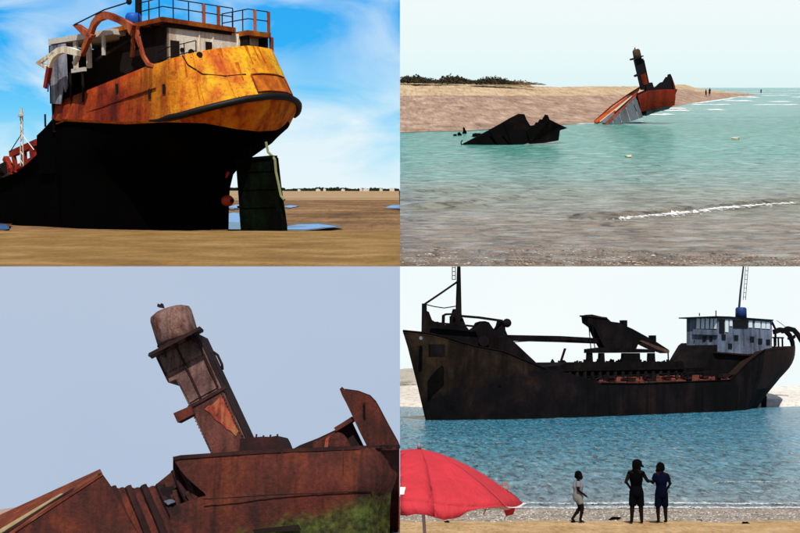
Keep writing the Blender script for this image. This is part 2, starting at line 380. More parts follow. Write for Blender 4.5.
sandmat('sand_tl_far', '#a88a66', '#b89a74', '#c8ae8a', .01, .5, .3)
sandmat('sand_tr', '#917868', '#b0937e', '#d2b69e', .03, 12, .3, (.45, .028))
sandmat('sand_tr_top', '#b89c7c', '#cdb28e', '#dcc6a6', .02, 10, .3, (.35, .02))
sandmat('sand_bl', '#a08c84', '#b09c90', '#bca89c', .3, .8, .3)
sandmat('sand_br', '#b48e60', '#cda878', '#dfbf92', .9, 5, .6, (9, 2.2))
sandmat('sand_br_far', '#d8d0c4', '#e4ddd4', '#eae4de', .12, .5, .4)

def watermat(name, stops, axis_len, y0, wave_scale, stretch, bump, rough=.12, spec=.5, foam=None, wob=.12, dist=.4, lo=.35):
    """sheet of sea: the colour changes with depth of the bed (along Y), ripples in the normal and painted light and dark into the colour"""
    m, t, b = nt(name)
    tc = t.nodes.new('ShaderNodeTexCoord'); sep = t.nodes.new('ShaderNodeSeparateXYZ'); t.links.new(tc.outputs['Object'], sep.inputs[0])
    lg = t.nodes.new('ShaderNodeMath'); lg.operation = 'DIVIDE'; lg.inputs[0].default_value = y0; t.links.new(sep.outputs[1], lg.inputs[1])   # 1 at the near edge, 0 at the horizon
    patch = noise_n(t, coords(t, .35/axis_len, 1/axis_len, 1), 3.0, 6, .6, .5)
    ad = t.nodes.new('ShaderNodeMath'); ad.operation = 'MULTIPLY_ADD'; ad.inputs[1].default_value = wob; t.links.new(patch, ad.inputs[0]); t.links.new(lg.outputs[0], ad.inputs[2])
    ad2 = t.nodes.new('ShaderNodeMath'); ad2.operation = 'SUBTRACT'; ad2.inputs[1].default_value = wob*.5; t.links.new(ad.outputs[0], ad2.inputs[0])
    r = ramp(t, ad2.outputs[0], stops)
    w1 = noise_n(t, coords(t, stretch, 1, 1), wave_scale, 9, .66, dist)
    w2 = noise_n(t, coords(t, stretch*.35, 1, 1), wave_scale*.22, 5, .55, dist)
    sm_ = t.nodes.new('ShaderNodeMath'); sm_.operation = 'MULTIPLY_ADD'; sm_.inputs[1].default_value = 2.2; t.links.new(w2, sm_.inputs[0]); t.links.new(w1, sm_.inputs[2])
    rr = ramp(t, w1, [(.36, lo), (.50, .8), (.64, 1.0)])  # dark troughs, light crests: ripple shading painted into the base colour
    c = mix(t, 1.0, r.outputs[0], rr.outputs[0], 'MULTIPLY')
    if foam:  # pale ripple pattern in the base colour, imitating reflected sky light
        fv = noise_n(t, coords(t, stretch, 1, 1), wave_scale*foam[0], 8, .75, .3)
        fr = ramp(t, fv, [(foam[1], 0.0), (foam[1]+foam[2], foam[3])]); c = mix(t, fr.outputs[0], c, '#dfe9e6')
    t.links.new(c, b.inputs['Base Color']); b.inputs['Roughness'].default_value = rough; b.inputs['Specular IOR Level'].default_value = spec
    bumpit(t, b, sm_.outputs[0], bump, 1.0/wave_scale*.9); MATS[name] = m; return m
YN = TR.h*F/(266.5-86.0)
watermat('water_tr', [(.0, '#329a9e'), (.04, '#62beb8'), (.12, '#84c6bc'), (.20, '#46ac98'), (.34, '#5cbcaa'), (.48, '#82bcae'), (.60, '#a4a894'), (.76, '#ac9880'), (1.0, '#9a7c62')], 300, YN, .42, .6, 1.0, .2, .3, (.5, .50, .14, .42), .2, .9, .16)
watermat('water_br', [(.0, '#44a4c8'), (.25, '#3aa6ce'), (.32, '#38b0da'), (.5, '#5cc4e8'), (.7, '#8ad2ea'), (.9, '#b4d4e2'), (1.0, '#c0ccd0')], 60, 38.0, .8, 3.2, 1.0, .16, .5, (1.6, .55, .06, .85), .1, .5, .16)
watermat('water_bl', [(0, '#7f8fa0'), (1, '#8a97a4')], 10, 40, 1.0, .4, .5)
m, t, b = nt('pool_water'); b.inputs['Base Color'].default_value = lin('#4a78b4'); b.inputs['Roughness'].default_value = .2; b.inputs['Specular IOR Level'].default_value = .12
bumpit(t, b, noise_n(t, coords(t, .4, 1, 1), .8, 4), .12, .1); MATS['pool_water'] = m
def foammat(name, c='#f3f5f3', gap=.42, sc_=1.0):
    m, t, b = nt(name); b.inputs['Base Color'].default_value = lin(c); b.inputs['Roughness'].default_value = .9
    n = noise_n(t, coords(t), sc_, 7, .7)
    at_ = t.nodes.new('ShaderNodeAttribute'); at_.attribute_name = 'cover'
    mu = t.nodes.new('ShaderNodeMath'); mu.operation = 'MULTIPLY_ADD'; mu.inputs[1].default_value = .34; t.links.new(at_.outputs['Fac'], mu.inputs[0]); t.links.new(n, mu.inputs[2])
    r = ramp(t, mu.outputs[0], [(gap+.24, 0.0), (gap+.36, 1.0)]); t.links.new(r.outputs[0], b.inputs['Alpha']); bumpit(t, b, n, .8, .3/sc_); MATS[name] = m; return m
foammat('foam_tr', '#eef0ee', .27, .7); foammat('foam_far', '#f6f8f7', .34, .12); foammat('foam_br', '#e6e8e8', .50, 4.0); foammat('foam_ship', '#eef3f3', .42, 2.0)

m, t, b = nt('wet_sand'); r_ = ramp(t, noise_n(t, coords(t, 1, .2, 1), .6, 6, .7), [(.35, '#4a3420'), (.65, '#6e5236')]); t.links.new(r_.outputs[0], b.inputs['Base Color']); b.inputs['Roughness'].default_value = .35; MATS['wet_sand'] = m
# ---- TL ground: wind-blown berm in front, wet flats and pools behind, to the horizon
mb = MB(); rows = []
prof = [(60, -5.35), (72, -5.14), (90, -5.0), (108, -4.78), (117, -4.60), (120, -4.585), (122, -4.70), (125, -5.0), (129, -5.25), (140, -5.32), (200, -5.2), (400, -5.15), (900, -5.1), (2990, -5.1)]
Ys = [71.8+i*1.1 for i in range(56)]+[134+i*6 for i in range(24)]+[290+i*40 for i in range(20)]+[1100, 1400, 1800, 2300, 2990]
for Y in Ys:
    row = []
    for j in range(81):
        x = -.62*Y*(1-j/80)
        z = interp(prof, Y)
        if Y > 74: z += (.10 if Y < 122 else .16)*fbm(x*.05, Y*.11, 0)*sm((Y-72)/8) + (.05*fbm(x*.3, Y*.6, 5) if Y < 122 else 0)
        row.append((x, Y, z))
    rows.append(row)
k1 = next(i for i, y in enumerate(Ys) if y > 123)
k2 = next(i for i, y in enumerate(Ys) if y > 480)
MB.grid(mb, rows[:k1+1]); struct('sand_berm', TL, mb, 'sand_tl_near', smooth=True)
mb = MB().grid(rows[k1:k2+1]); struct('sand_flat', TL, mb, 'sand_tl_flat', smooth=True)
mb = MB().grid(rows[k2:]); struct('far_sand', TL, mb, 'sand_tl_far', smooth=True)
def pool(shore, pts, z, name='tidal_pool', mat='pool_water'):
    P3 = [shore.G(u, v, z) for u, v in pts]
    c = sum(P3, Vector())/len(P3); ring = []
    n = len(P3)
    for i in range(n):
        for k in range(6):
            p = P3[i].lerp(P3[(i+1) % n], k/6); f = 1+.10*noise.noise(p*.13)
            ring.append(c+(p-c)*f)
    struct(name, shore, MB().add(ring, [tuple(range(len(ring)))]), mat)
    wet = [c+Vector(((p.x-c.x)*1.18*(1+.12*noise.noise(p*.3)), (p.y-c.y)*1.5*(1+.2*noise.noise(p*.2)), -.02)) for p in ring]
    wet = [Vector((min(p.x, -.01), p.y, p.z)) for p in wet]
    struct('wet_sand', shore, MB().add(wet, [tuple(range(len(wet)))]), 'wet_sand')
pool(TL, [(226, 229.5), (227, 214), (233, 212.5), (239, 213), (241, 229.5)], -4.98)
pool(TL, [(284, 229.2), (288, 226), (300, 224.4), (318, 224), (330, 225.2), (338, 226.6), (322, 227.6), (306, 229.3)], -4.98)
pool(TL, [(228, 207), (236, 204.5), (240, 205), (238, 208.5)], -4.95)
pool(TL, [(283, 206.5), (290, 205.2), (298, 206), (291, 207.6)], -4.95)
pool(TL, [(385, 207.5), (392, 205.2), (404, 204.6), (404, 208)][:3]+[(399.9, 208)], -4.95)
pool(TL, [(-20, 229), (-20, 223), (6, 224.5), (10, 229)], -4.98)

# ---- TR: sea to the horizon and the beach running out to a spit
mb = MB(); rows = []
nv = 150
for i in range(nv+1):
    f = i/nv; v = 266.7-(266.7-87.7)*(f**.72) if i < nv else 87.72
    Y = TR.h*F/(v-86.0)
    row = []
    for j in range(91):
        x = .58*Y*j/90
        k = (.16*fbm(x*.06, Y*.11, 2, 3)+.3*fbm(x*.012, Y*.05, 7, 2)) if Y < 900 else 0
        bl = interp([(566, 217), (605, 217.6), (645, 214.6), (700, 209), (752, 203.6), (800, 200.4), (860, 199)], 400+F*x/Y)
        Yb_ = TR.h*F/(bl-86.0); k += .9*math.exp(-((Y-Yb_-2.2)/2.6)**2)*sm((400+F*x/Y-540)/60)
        k += .35*math.exp(-((Y-Yb_-16)/4)**2)*sm((400+F*x/Y-480)/60)
        uu_ = 400+F*x/Y
        for ln, am, wd, ua, ub in (([(400, 206), (470, 201), (560, 191), (640, 184), (720, 180), (860, 176)], .75, 3.0, 395, 660), ([(400, 193), (480, 186), (600, 177), (760, 169), (860, 166)], .7, 3.5, 395, 720), ([(400, 232), (520, 226), (640, 229), (860, 220)], .3, 1.8, 470, 900), ([(400, 176), (560, 168), (860, 158)], .7, 5, 480, 860)):
            Yl = TR.h*F/(interp(ln, uu_)-86.0); k += am*(.6+.7*fbm(x*.03, am))*math.exp(-((Y-Yl)/wd)**2)*sm((uu_-ua+30)/60)*sm((ub-uu_)/80)
        if i == 0: k = 0
        row.append((x, Y, -TR.h+k))
    rows.append(row)
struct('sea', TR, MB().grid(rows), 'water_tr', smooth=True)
shore_v = [(400, 132), (430, 131), (460, 130.5), (500, 128), (540, 125.5), (580, 123), (600, 122.2), (650, 114), (668, 108), (690, 103.2), (712, 100), (730, 97.5), (750, 95.2), (757, 94.6)]
top_v = [(400, 83.5), (440, 84.5), (480, 85), (520, 86), (545, 87), (600, 86.5), (640, 86.6), (668, 85.8), (678, 84.8), (684, 84.6), (690, 86), (697, 88.6), (715, 90.6), (735, 92.3), (757, 94.3)]
rows = []
NT = 46
for j in range(NT+1):
    tt = j/NT; row = []
    for i in range(171):
        u = 400+357*i/170; v0 = interp(shore_v, u)+.5; v1 = interp(top_v, u)
        D = TR.h*F/(interp(shore_v, u)-86.0); Yb = D*(1+1.1*sm((757-u)/130)+.02)
        tj = tt**.85
        Y = D+(Yb-D)*tj; v = v0+(v1-v0)*(1-(1-tj)**1.35)
        p = TR.P(u, v, Y); w = sm(tt*8)*sm((757-u)/60)
        p.z += w*(1.0*fbm(p.x*.02, p.y*.02, 3)+.5*fbm(p.x*.09, p.y*.09, 9))
        row.append(p)
    rows.append(row)
back = [Vector((p.x, p.y*1.25, -TR.h-3)) if i else Vector((0, p.y*1.25, -TR.h-3)) for i, p in enumerate(rows[-1])]
ks = int(NT*.62)
struct('beach', TR, MB().grid(rows[:ks+1]), 'sand_tr', smooth=True)
struct('upper_beach', TR, MB().grid(rows[ks:]+[back]), 'sand_tr_top', smooth=True)
rows_tr = rows


rows = []
sandmat('dune_scrub_sand', '#6e5e46', '#94805e', '#b89e78', .05, 10, .8)
for tt in [0, .15, .3, .5, .7, .85, 1]:
    row = []
    for i in range(91):
        u = 400+152*i/90; v0 = interp(top_v, u)+1.2+2.5*sm((u-505)/30); v1 = 3.0*sm((u-508)/30)+interp([(400, 79.6), (412, 78.8), (430, 80.2), (443, 82), (452, 79.6), (462, 79.8), (470, 82.6), (482, 80.4), (495, 79.4), (506, 81.2), (514, 82), (524, 80.8), (534, 84), (545, 88), (552, 90)], u)
        p = TR.P(u, v0+(v1-v0)*sm(tt), interp([(400, 1170), (540, 1280)], u)+60*tt); p.z += 1.2*fbm(p.x*.08, p.y*.05, 6)*sm(tt*3); row.append(p)
    rows.append(row)
rows.append([Vector((p.x, p.y+40, p.z-25)) for p in rows[-1]])
for r in rows: r[0].x = 0.0
struct('dune_ridge', TR, MB().grid(rows), 'dune_scrub_sand', smooth=True)
# ---- BL: shallow water round the wreck, a sand bank behind
rows = []
for Y in [8, 20, 30, 36, 42, 48, 54, 58]:
    rows.append([Vector((-.65*Y*(1-j/20), Y, -1.6+.02*fbm(j, Y))) for j in range(21)])
struct('shallow_water', BL, MB().grid(rows), 'water_bl', smooth=True)
rows = []
for Y, v in [(52, None), (55.5, 521), (58, 512), (61, 504), (64, 498.5), (66, 496.5), (67.5, 496.3)]:
    rows.append([Vector((-.65*Y*(1-j/40), Y, -1.75 if v is None else BL.zat(Y, v+22*sm((26-j)/14)*sm((523-v)/14))+.05*fbm(j*.4, Y, 3))) for j in range(41)])
struct('sand_bank', BL, MB().grid(rows), 'sand_bl', smooth=True)

# ---- BR: beach in front, channel of water, sand behind the ship
bprof = [(8, -2.55), (11.5, -2.95), (20, -3.65), (26, -4.1), (29.8, -4.34), (32, -4.58), (34, -4.78), (38, -5.12), (41, -5.36), (48, -5.9)]
def br_ground(x, Y): return interp(bprof, Y)+.05*fbm(x*.5, Y*.5, 1)*sm((Y-6)/4)
rows = []
for i in range(121):
    Y = 8+40*i/120
    rows.append([Vector((.62*Y*j/100, Y, br_ground(.62*Y*j/100, Y)+.02*fbm(.62*Y*j/100*3, Y*3, 4))) for j in range(101)])
ksp = next(i for i, r in enumerate(rows) if r[0].y > 31.6)
sandmat('shingle_sand', '#86796a', '#a89a8a', '#c8bcae', 1.2, 5, .8, (10, 2.5))
struct('sand', BR, MB().grid(rows[:ksp+1]), 'sand_br', smooth=True)
struct('shingle_beach', BR, MB().grid(rows[ksp:]), 'shingle_sand', smooth=True)
rows = []
for i in range(161):
    f = i/160; v = 509.5-(509.5-404.2)*f; Y = BR.h*F/(v-360)
    rows.append([Vector((.6*Y*j/110, Y, -BR.h+(.05*fbm(.6*Y*j/110*.5, Y*.9, 2, 3)+.03*math.sin(Y*2.2+.6*fbm(j*.05, Y*.2))*sm((50-Y)/8)))) for j in range(111)])
struct('channel_water', BR, MB().grid(rows), 'water_br', smooth=True)
rows = []
tpv = [(400, 384), (425, 383), (470, 384), (600, 386), (800, 386), (960, 386)]
dune = [(400, 369), (412, 368), (424, 372), (434, 380), (445, 385)]
for tt in [0, .08, .2, .35, .5, .65, .8, .9, 1]:
    row = []
    for j in range(121):
        u = 400+550*j/120; v0 = interp([(400, 405), (430, 404), (700, 402), (760, 400.5), (800, 402), (960, 402)], u); v1 = interp(tpv, u)
        Y0 = 126+8*sm((u-700)/60)*0; Y = Y0+12*tt; p = BR.P(u, v0+(v1-v0)*tt, Y)
        if tt == 0: p.z = -BR.h-.25
        p.z += .08*fbm(p.x*.3, p.y*.3, 8); row.append(p)
    rows.append(row)
struct('far_beach', BR, MB().grid(rows), 'sand_br_far', smooth=True)
rows = []
for tt in [0, .3, .6, 1]:
    rows.append([BR.P(400+46*j/30, interp(tpv, 400+46*j/30)+1+(interp(dune, 400+46*j/30)-interp(tpv, 400+46*j/30)-1)*sm(tt)+.8*fbm(j*.5, tt*3), 137+2*tt) for j in range(31)])
rows = [[Vector((max(0, p.x), p.y, p.z)) for p in r] for r in rows]
sandmat('dune_br', '#a8a49c', '#bab4aa', '#7c7a70', .8, 1, .5)
struct('dune', BR, MB().grid(rows), 'dune_br', smooth=True)
# ==================================================================================================== TOP LEFT: stranded coaster seen from under its stern
th = math.radians(45)
AX = Vector((-math.cos(th), math.sin(th), 0)); NX = Vector((-math.sin(th), -math.cos(th), 0)); CZ = Vector((0, 0, 1))
C0 = Vector((-21.6, 135.5, 0))
coaster = thing('stranded_ship', TL, C0+Vector((0, 0, -5.3)), 'rusty orange and black ship stranded on sand, seen from below its stern', 'ship')
def SH(t, b, z): return C0+AX*t+NX*b+CZ*z          # t forward of the stern rounding, b to the near side
PHI = [math.pi*i/28 for i in range(29)]
def ring(La, b, zf, inset=0.0):
    return [SH(-(La-inset)*math.sin(p), (b-inset)*math.cos(p)*(1 if p < 1.5708 or La > 6.0 else .80), zf(math.degrees(p))) for p in PHI]
TS = [26, 23, 20, 17, 14, 11, 8, 5.5, 3.5, 1.8]
def level(La, bfun, zphi, zt, inset=0.0, ts=TS):
    """one waterline: near side from forward, round the stern, back along the far side"""
    near = [SH(t, bfun(t)-inset, zt(t)) for t in ts]
    far = [SH(t, -bfun(t)+inset, zt(t)) for t in reversed(ts)]
    return near+ring(La, bfun(0), zphi, inset)+far
def T(tab): return lambda x: interp(tab, x)
top_z = T([(0, 14.7), (25, 15.2), (60, 16.2), (90, 16.9), (135, 17.0), (180, 15)])
top_t = T([(0, 14.7), (3, 14.5), (8, 13.8), (26, 11.3)])
fen_z = T([(0, 7.9), (22, 8.3), (45, 9.2), (70, 10.2), (90, 10.7), (110, 10.8), (135, 10.3), (180, 8.2)])
fen_t = T([(0, 7.9), (8, 8.1), (26, 9.3)])
low_z = T([(0, 7.7), (45, 7.5), (70, 6.9), (90, 6.7), (112, 7.0), (135, 8.3), (180, 7)])
low_t = T([(0, 7.7), (8, 7.8), (26, 9.0)])
Lt = level(5.0, lambda t: 8.6, top_z, top_t)
Lf = level(9.0, lambda t: 9.1, fen_z, fen_t)
Ll = level(6.9, lambda t: 8.7, low_z, low_t)
def blend(A, B, f): return [a.lerp(b, f) for a, b in zip(A, B)]
nn = len(TS)
# plating strakes of the stern and of the side (two separate parts: the side's shade is painted in, darker and redder)
Li = level(5.0, lambda t: 8.6, top_z, top_t, .25)
sl = slice(nn-2, nn+29+2); ss = slice(0, nn-1); fs_ = slice(nn+29+1, None)
def skin_(levels, sl): return MB().grid([L[sl] for L in levels])
def dent(L, amp):
    return [p+NX*amp*noise.noise(p*.45) for p in L]
uplv = [Li, Lt, blend(Lt, Lf, .25), dent(blend(Lt, Lf, .5), .12), dent(blend(Lt, Lf, .75), .12), Lf]
part('stern_plating', skin_(uplv, sl), 'hull_paint', coaster, 'yellow and orange rounded stern plating', True)
part('side_plating', skin_(uplv, ss), 'hull_paint', coaster, 'dark red rusty side plating', True)
part('side_plating', skin_(uplv, fs_), 'hull_paint', coaster, None, True)
part('counter_plating', skin_([Lf, blend(Lf, Ll, .5), Ll], slice(0, None)), 'counter_rust', coaster, 'orange plating under the rubbing strake', True)
# rubbing strake
strake = [p+(p-C0).normalized()*0 for p in Lf[nn-3:nn+29]]
cen = C0
fpts = []
for p in Lf[nn-1:nn+26]:
    d = Vector((p.x-C0.x, p.y-C0.y, 0)).normalized(); fpts.append(p+d*.15)
part('rubbing_strake', MB().tube(fpts, [.12, .2, .28]+[.40]*(len(fpts)-4)+[.3], 10), 'rubber', coaster, 'black rubber strake round the stern', True)
# black bottom: levels below, drawn forward along the whole hull
TS2 = [75, 66, 57, 50, 43, 37, 31.2, 31, 28, 26, 23, 20, 17, 14, 11, 8, 5.5, 3.5, 1.8]
topb = T([(0, 7.7), (8, 7.8), (26, 9.0), (27, 8.8), (31.05, 7.2), (31.15, 4.6), (34, 3.2), (38, 2.0), (43, 1.3), (75, 2.0)])
def low(La, b0, b1, z, tl=22): return level(La, lambda t: b0+(b1-b0)*sm(t/tl), lambda a: z, lambda t: min(z, topb(t)-.1*(7-z)), 0, TS2)
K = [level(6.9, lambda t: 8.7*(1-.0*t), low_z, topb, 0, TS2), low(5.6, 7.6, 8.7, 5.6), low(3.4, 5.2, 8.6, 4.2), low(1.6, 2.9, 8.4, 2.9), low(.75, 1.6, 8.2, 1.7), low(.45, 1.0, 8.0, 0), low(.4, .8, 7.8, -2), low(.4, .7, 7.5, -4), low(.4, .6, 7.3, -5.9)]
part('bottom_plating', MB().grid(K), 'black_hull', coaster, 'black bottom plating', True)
# transverse closing plate and poop deck, main deck
part('poop_deck', MB().plate([SH(-5, 0, 13.2), SH(-3.5, 6.4, 13), SH(0, 8.1, 12.8), SH(25, 8.1, 10.6), SH(25, -8.1, 10.6), SH(0, -8.1, 12.8), SH(-3.5, -6.4, 13)], (0, 0, -.3)), 'deck_rust', coaster)
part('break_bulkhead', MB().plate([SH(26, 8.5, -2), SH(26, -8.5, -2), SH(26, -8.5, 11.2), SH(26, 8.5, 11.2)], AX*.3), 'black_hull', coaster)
part('main_deck', MB().plate([SH(26, 7.2, .1), SH(75, 7.2, -.2), SH(75, -7.2, -.2), SH(26, -7.2, .1)], (0, 0, -.3)), 'red_steel', coaster)
# forward side screen that steps down to the main deck
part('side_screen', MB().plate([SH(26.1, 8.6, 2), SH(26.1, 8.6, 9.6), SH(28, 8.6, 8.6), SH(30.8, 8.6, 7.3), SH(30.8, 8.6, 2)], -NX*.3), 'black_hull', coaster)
# welded patch on the stern
def stern_pt(phi, f, out): 
    i = math.radians(phi); a = SH(-5.0*math.sin(i), 8.6*math.cos(i)*(1 if phi < 90 else .80), top_z(phi)); b = SH(-9*math.sin(i), 9.1*math.cos(i), fen_z(phi)); p = a.lerp(b, f)
    d = Vector((p.x-C0.x, p.y-C0.y, .12)).normalized(); return p+d*out
rr = [[stern_pt(82+5*k, f, .10) for k in range(9)] for f in (.56, .72, .9)]
part('welded_patch', MB().grid(rr), 'patch_rust', coaster, 'orange steel patch welded on the stern', True)
bead = [stern_pt(82+5*k, .56, .13) for k in range(9)]+[stern_pt(122, f, .13) for f in (.66, .78, .9)]+[stern_pt(122-5*k, .9, .13) for k in range(1, 9)]+[stern_pt(82, f, .13) for f in (.78, .66, .56)]
part('weld_bead', MB().tube(bead, .11, 5), 'side_rust', coaster)
R_ = random.Random(5)
for k in range(16):                                              # rust runs hanging from the bulwark top: thin proud scale
    ph = R_.uniform(2, 118); f0 = R_.choice((.0, .0, .3, .56)); ln = R_.uniform(.12, .4); w = R_.uniform(.5, 1.6)
    part('rust_scale', MB().grid([[stern_pt(ph-w*(1-.7*q), f0+ln*q, .035), stern_pt(ph+w*(1-.7*q)*.3, f0+ln*q, .05), stern_pt(ph+w*(1-.7*q), f0+ln*q, .035)] for q in (0, .4, .8, 1.0)]), 'rust_run', coaster, None, True)
# plate seams standing proud
for ph in (12, 40, 62):
    part('plate_seam', MB().tube([stern_pt(ph+f*2, f, .03) for f in (0, .25, .5, .75, .98)], .07, 5), 'hull_paint', coaster)
for t0 in (6, 12, 18, 23):
    part('plate_seam', MB().tube([SH(t0, 8.62, top_t(t0)), SH(t0, 8.75, top_t(t0)-2.5), SH(t0, 9.1, fen_t(t0))], .06, 5), 'hull_paint', coaster)
part('plate_seam', MB().tube([SH(t, 8.92, top_t(t)-2.9) for t in (1, 8, 16, 25)], .09, 5), 'side_rust', coaster)
# scupper pipe mark curving down the stern
part('hanging_cable', MB().tube([stern_pt(30, .0, .06), stern_pt(34, .18, .07), stern_pt(45, .40, .07), stern_pt(62, .52, .07), stern_pt(78, .54, .07)], .07, 5), 'dark_steel', coaster)
# small freeing ports
for tt, ff in ((-1, .55), (2.0, .6), (9.5, .35)):
    z = top_t(max(tt, 0))*(1-ff)+fen_t(max(tt, 0))*ff; bb = 8.6+.5*ff
    part('freeing_port', MB().box(SH(tt, bb+.02, z), AX*.5, NX*.08, CZ*1.1), 'dark_steel', coaster)
part('hawse_hole', MB().tube([stern_pt(46, .06, -.1), stern_pt(46, .06, .14)], .35, 12), 'dark_steel', coaster)
# aft deckhouse: white weathered walls, door, ports, dark windows
HZ0, HZ1 = 12.9, 19.2
AFT = 1.3
house = MB()
house.plate([SH(AFT, 7.0, HZ0), SH(AFT, -7.0, HZ0), SH(AFT, -7.0, HZ1), SH(AFT, 7.0, HZ1)], AX*.2)
hw = part('house_wall', house, 'white_rust', coaster, 'white aft wall of the deckhouse with rust stains')
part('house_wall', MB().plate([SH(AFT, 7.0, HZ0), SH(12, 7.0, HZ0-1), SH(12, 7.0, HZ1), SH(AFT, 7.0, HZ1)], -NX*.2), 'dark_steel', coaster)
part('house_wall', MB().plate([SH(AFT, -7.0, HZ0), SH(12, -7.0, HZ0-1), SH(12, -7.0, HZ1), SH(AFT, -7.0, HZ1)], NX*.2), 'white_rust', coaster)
def onaft(b, z, w, h, name, mat, d=.1, par=hw): return part(name, MB().box(SH(AFT-d, b, z), -NX*w, AX*d, CZ*h), mat, par)
onaft(6.6, 12.9, 1.2, 4.6, 'doorway', 'dark_steel')
onaft(1.6, 13.4, .9, 4.4, 'doorway', 'dark_steel')
onaft(-.6, 15.2, 2.2, 2.0, 'broken_window', 'dark_steel')
part('porthole', MB().tube([SH(AFT+.05, 3.7, 16.3), SH(AFT-.12, 3.7, 16.3)], .42, 14), 'dark_steel', hw)
part('porthole', MB().tube([SH(AFT+.05, 5.0, 16.5), SH(AFT-.12, 5.0, 16.5)], .28, 12), 'dark_steel', hw)
for bb in (2.6, .6, -3.2, -5.6): part('wall_stiffener', MB().box(SH(AFT-.12, bb, HZ0), -NX*.16, AX*.12, CZ*6.2), 'white_rust', hw)
# dark interior bulkhead amidships below the boat deck
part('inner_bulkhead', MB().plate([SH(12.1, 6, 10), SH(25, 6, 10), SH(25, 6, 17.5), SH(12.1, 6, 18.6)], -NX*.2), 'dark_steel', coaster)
# roof (bridge deck) with rusty edge, and its beams
rf = part('roof_deck', MB().plate([SH(.8, 8.0, 19.5), SH(.8, -2.6, 19.3), SH(13, -7.6, 19.3), SH(13, 8.0, 19.3)], CZ*.55), 'deck_rust', coaster, 'overhanging roof deck with a rusty edge')
for k in range(5): part('deck_beam', MB().box(SH(1.1+k*2.4, 7.8, 18.95), -NX*(10 if k == 0 else 13), AX*.25, CZ*.4), 'dark_steel', rf)
part('roof_wing', MB().plate([SH(-.6, -3.4, 18.9), SH(-.6, -7.0, 18.9), SH(5, -7.4, 18.9), SH(5, -3.4, 18.9)], CZ*.6), 'deck_rust', coaster)
locker = MB()
for b0, w in ((-3.6, .35), (-6.5, .35)): locker.box(SH(-.2, b0, 15.4), -NX*w, AX*2.5, CZ*3.5)
locker.box(SH(2.2, -3.6, 15.2), -NX*3.2, AX*.3, CZ*3.7).box(SH(-.2, -3.6, 15.1), -NX*3.2, AX*2.5, CZ*.35).box(SH(-.15, -3.9, 16.7), -NX*2.6, AX*.2, CZ*.3)
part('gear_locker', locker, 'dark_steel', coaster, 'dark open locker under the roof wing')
part('roof_post', MB().box(SH(-.5, -7.1, 14.5), -NX*.4, AX*.4, CZ*4.5), 'orange_steel', coaster)
# roof railings: rails plus each post
def railing(pts, hgt, n, posts_big=(), par=coaster, mat='dark_steel', r=.07):
    pts = [Vector(p) for p in pts]; L = [0]
    for a, b in zip(pts, pts[1:]): L.append(L[-1]+(b-a).length)
    def at(d):
        for i in range(len(pts)-1):
            if d <= L[i+1]+1e-6: return pts[i].lerp(pts[i+1], (d-L[i])/(L[i+1]-L[i]))
        return pts[-1]
    rails = MB()
    for f in (1.0, .55): rails.tube([p+CZ*hgt*f for p in pts], r, 6)
    R = part('railing', rails, mat, par)
    for i in range(n):
        p = at(L[-1]*i/(n-1)); rr_ = r*3.2 if i in posts_big else r*1.1
        part('rail_post', MB().tube([p, p+CZ*hgt], rr_, 6), 'orange_steel' if i in posts_big else mat, R)
    return R
railing([SH(6, 7.9, 19.9), SH(1.0, 7.8, 20.0), SH(1.0, -2.3, 19.9)], 2.3, 8, (5, 6))
railing([SH(5, -3.6, 19.5), SH(-.4, -3.6, 19.5), SH(-.4, -6.8, 19.5)], 2.6, 5, (3, 4))
railing([SH(2.6, 7.4, 13.6), SH(.2, 7.6, 13.9), SH(-2.5, 5.6, 14.6)], 2.6, 5, (), coaster, 'dark_steel', .06)
# curved stanchion frame at the break of the bulwark
npl = C0+NX*8.7
def on_side(u, v, off=0.0): return TL.on(u, v, C0+NX*(8.7+off), NX)
part('stanchion', MB().bar([on_side(134, 29), on_side(138, 42), on_side(142, 56), on_side(147, 64), on_side(153, 66)], [.9, .5, .45, .45, .3], -NX*.35), 'orange_steel', coaster)
part('stanchion', MB().bar([on_side(133, 26), on_side(132, 44), on_side(131, 57)], .55, -NX*.3), 'orange_steel', coaster)
part('bracket', MB().plate([on_side(126, 27), on_side(137, 26), on_side(136, 33), on_side(132, 38)], -NX*.4), 'orange_steel', coaster)
# bridge at the forward end: white eyebrow, posts, hanging grey panels, dark inside
bz = 18.9
br_ = part('bridge_roof', MB().plate([SH(10.5, 8.8, bz), SH(25.4, 9.6, bz), SH(25.4, -8, bz), SH(10.5, -8, bz)], CZ*.7), 'white_paint', coaster, 'white roof edge of the bridge')
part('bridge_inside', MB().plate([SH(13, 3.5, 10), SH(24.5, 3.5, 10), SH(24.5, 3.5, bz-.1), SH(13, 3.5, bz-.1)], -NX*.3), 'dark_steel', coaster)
part('bridge_wing_panel', MB().plate([SH(25.2, 9.5, 11.2), SH(25.2, 9.5, bz-.1), SH(21.4, 9.3, bz-.1), SH(21.2, 9.3, 13.2), SH(21.8, 9.3, 12.5), SH(22.2, 9.3, 13.6), SH(22.9, 9.4, 11.0)], -NX*.15), 'grey_panel', coaster, 'torn grey panel hanging on the bridge wing')
part('bridge_front', MB().plate([SH(25.3, 9.5, 11.2), SH(25.3, 9.5, bz-.1), SH(25.3, -7.8, bz-.1), SH(25.3, -7.8, 11.2)], AX*.2), 'dark_steel', coaster)
for t0, w in ((19.2, .8), (15.8, .9), (12.4, .5)): part('bridge_post', MB().box(SH(t0, 9.0, 15.2 if t0 > 13 else 16.5), AX*w, -NX*.3, CZ*(bz-15.2 if t0 > 13 else 2.4)), 'white_paint', coaster)
part('bridge_sill', MB().box(SH(17.2, 9.0, 14.9), AX*3.4, -NX*.3, CZ*.5), 'white_paint', coaster)
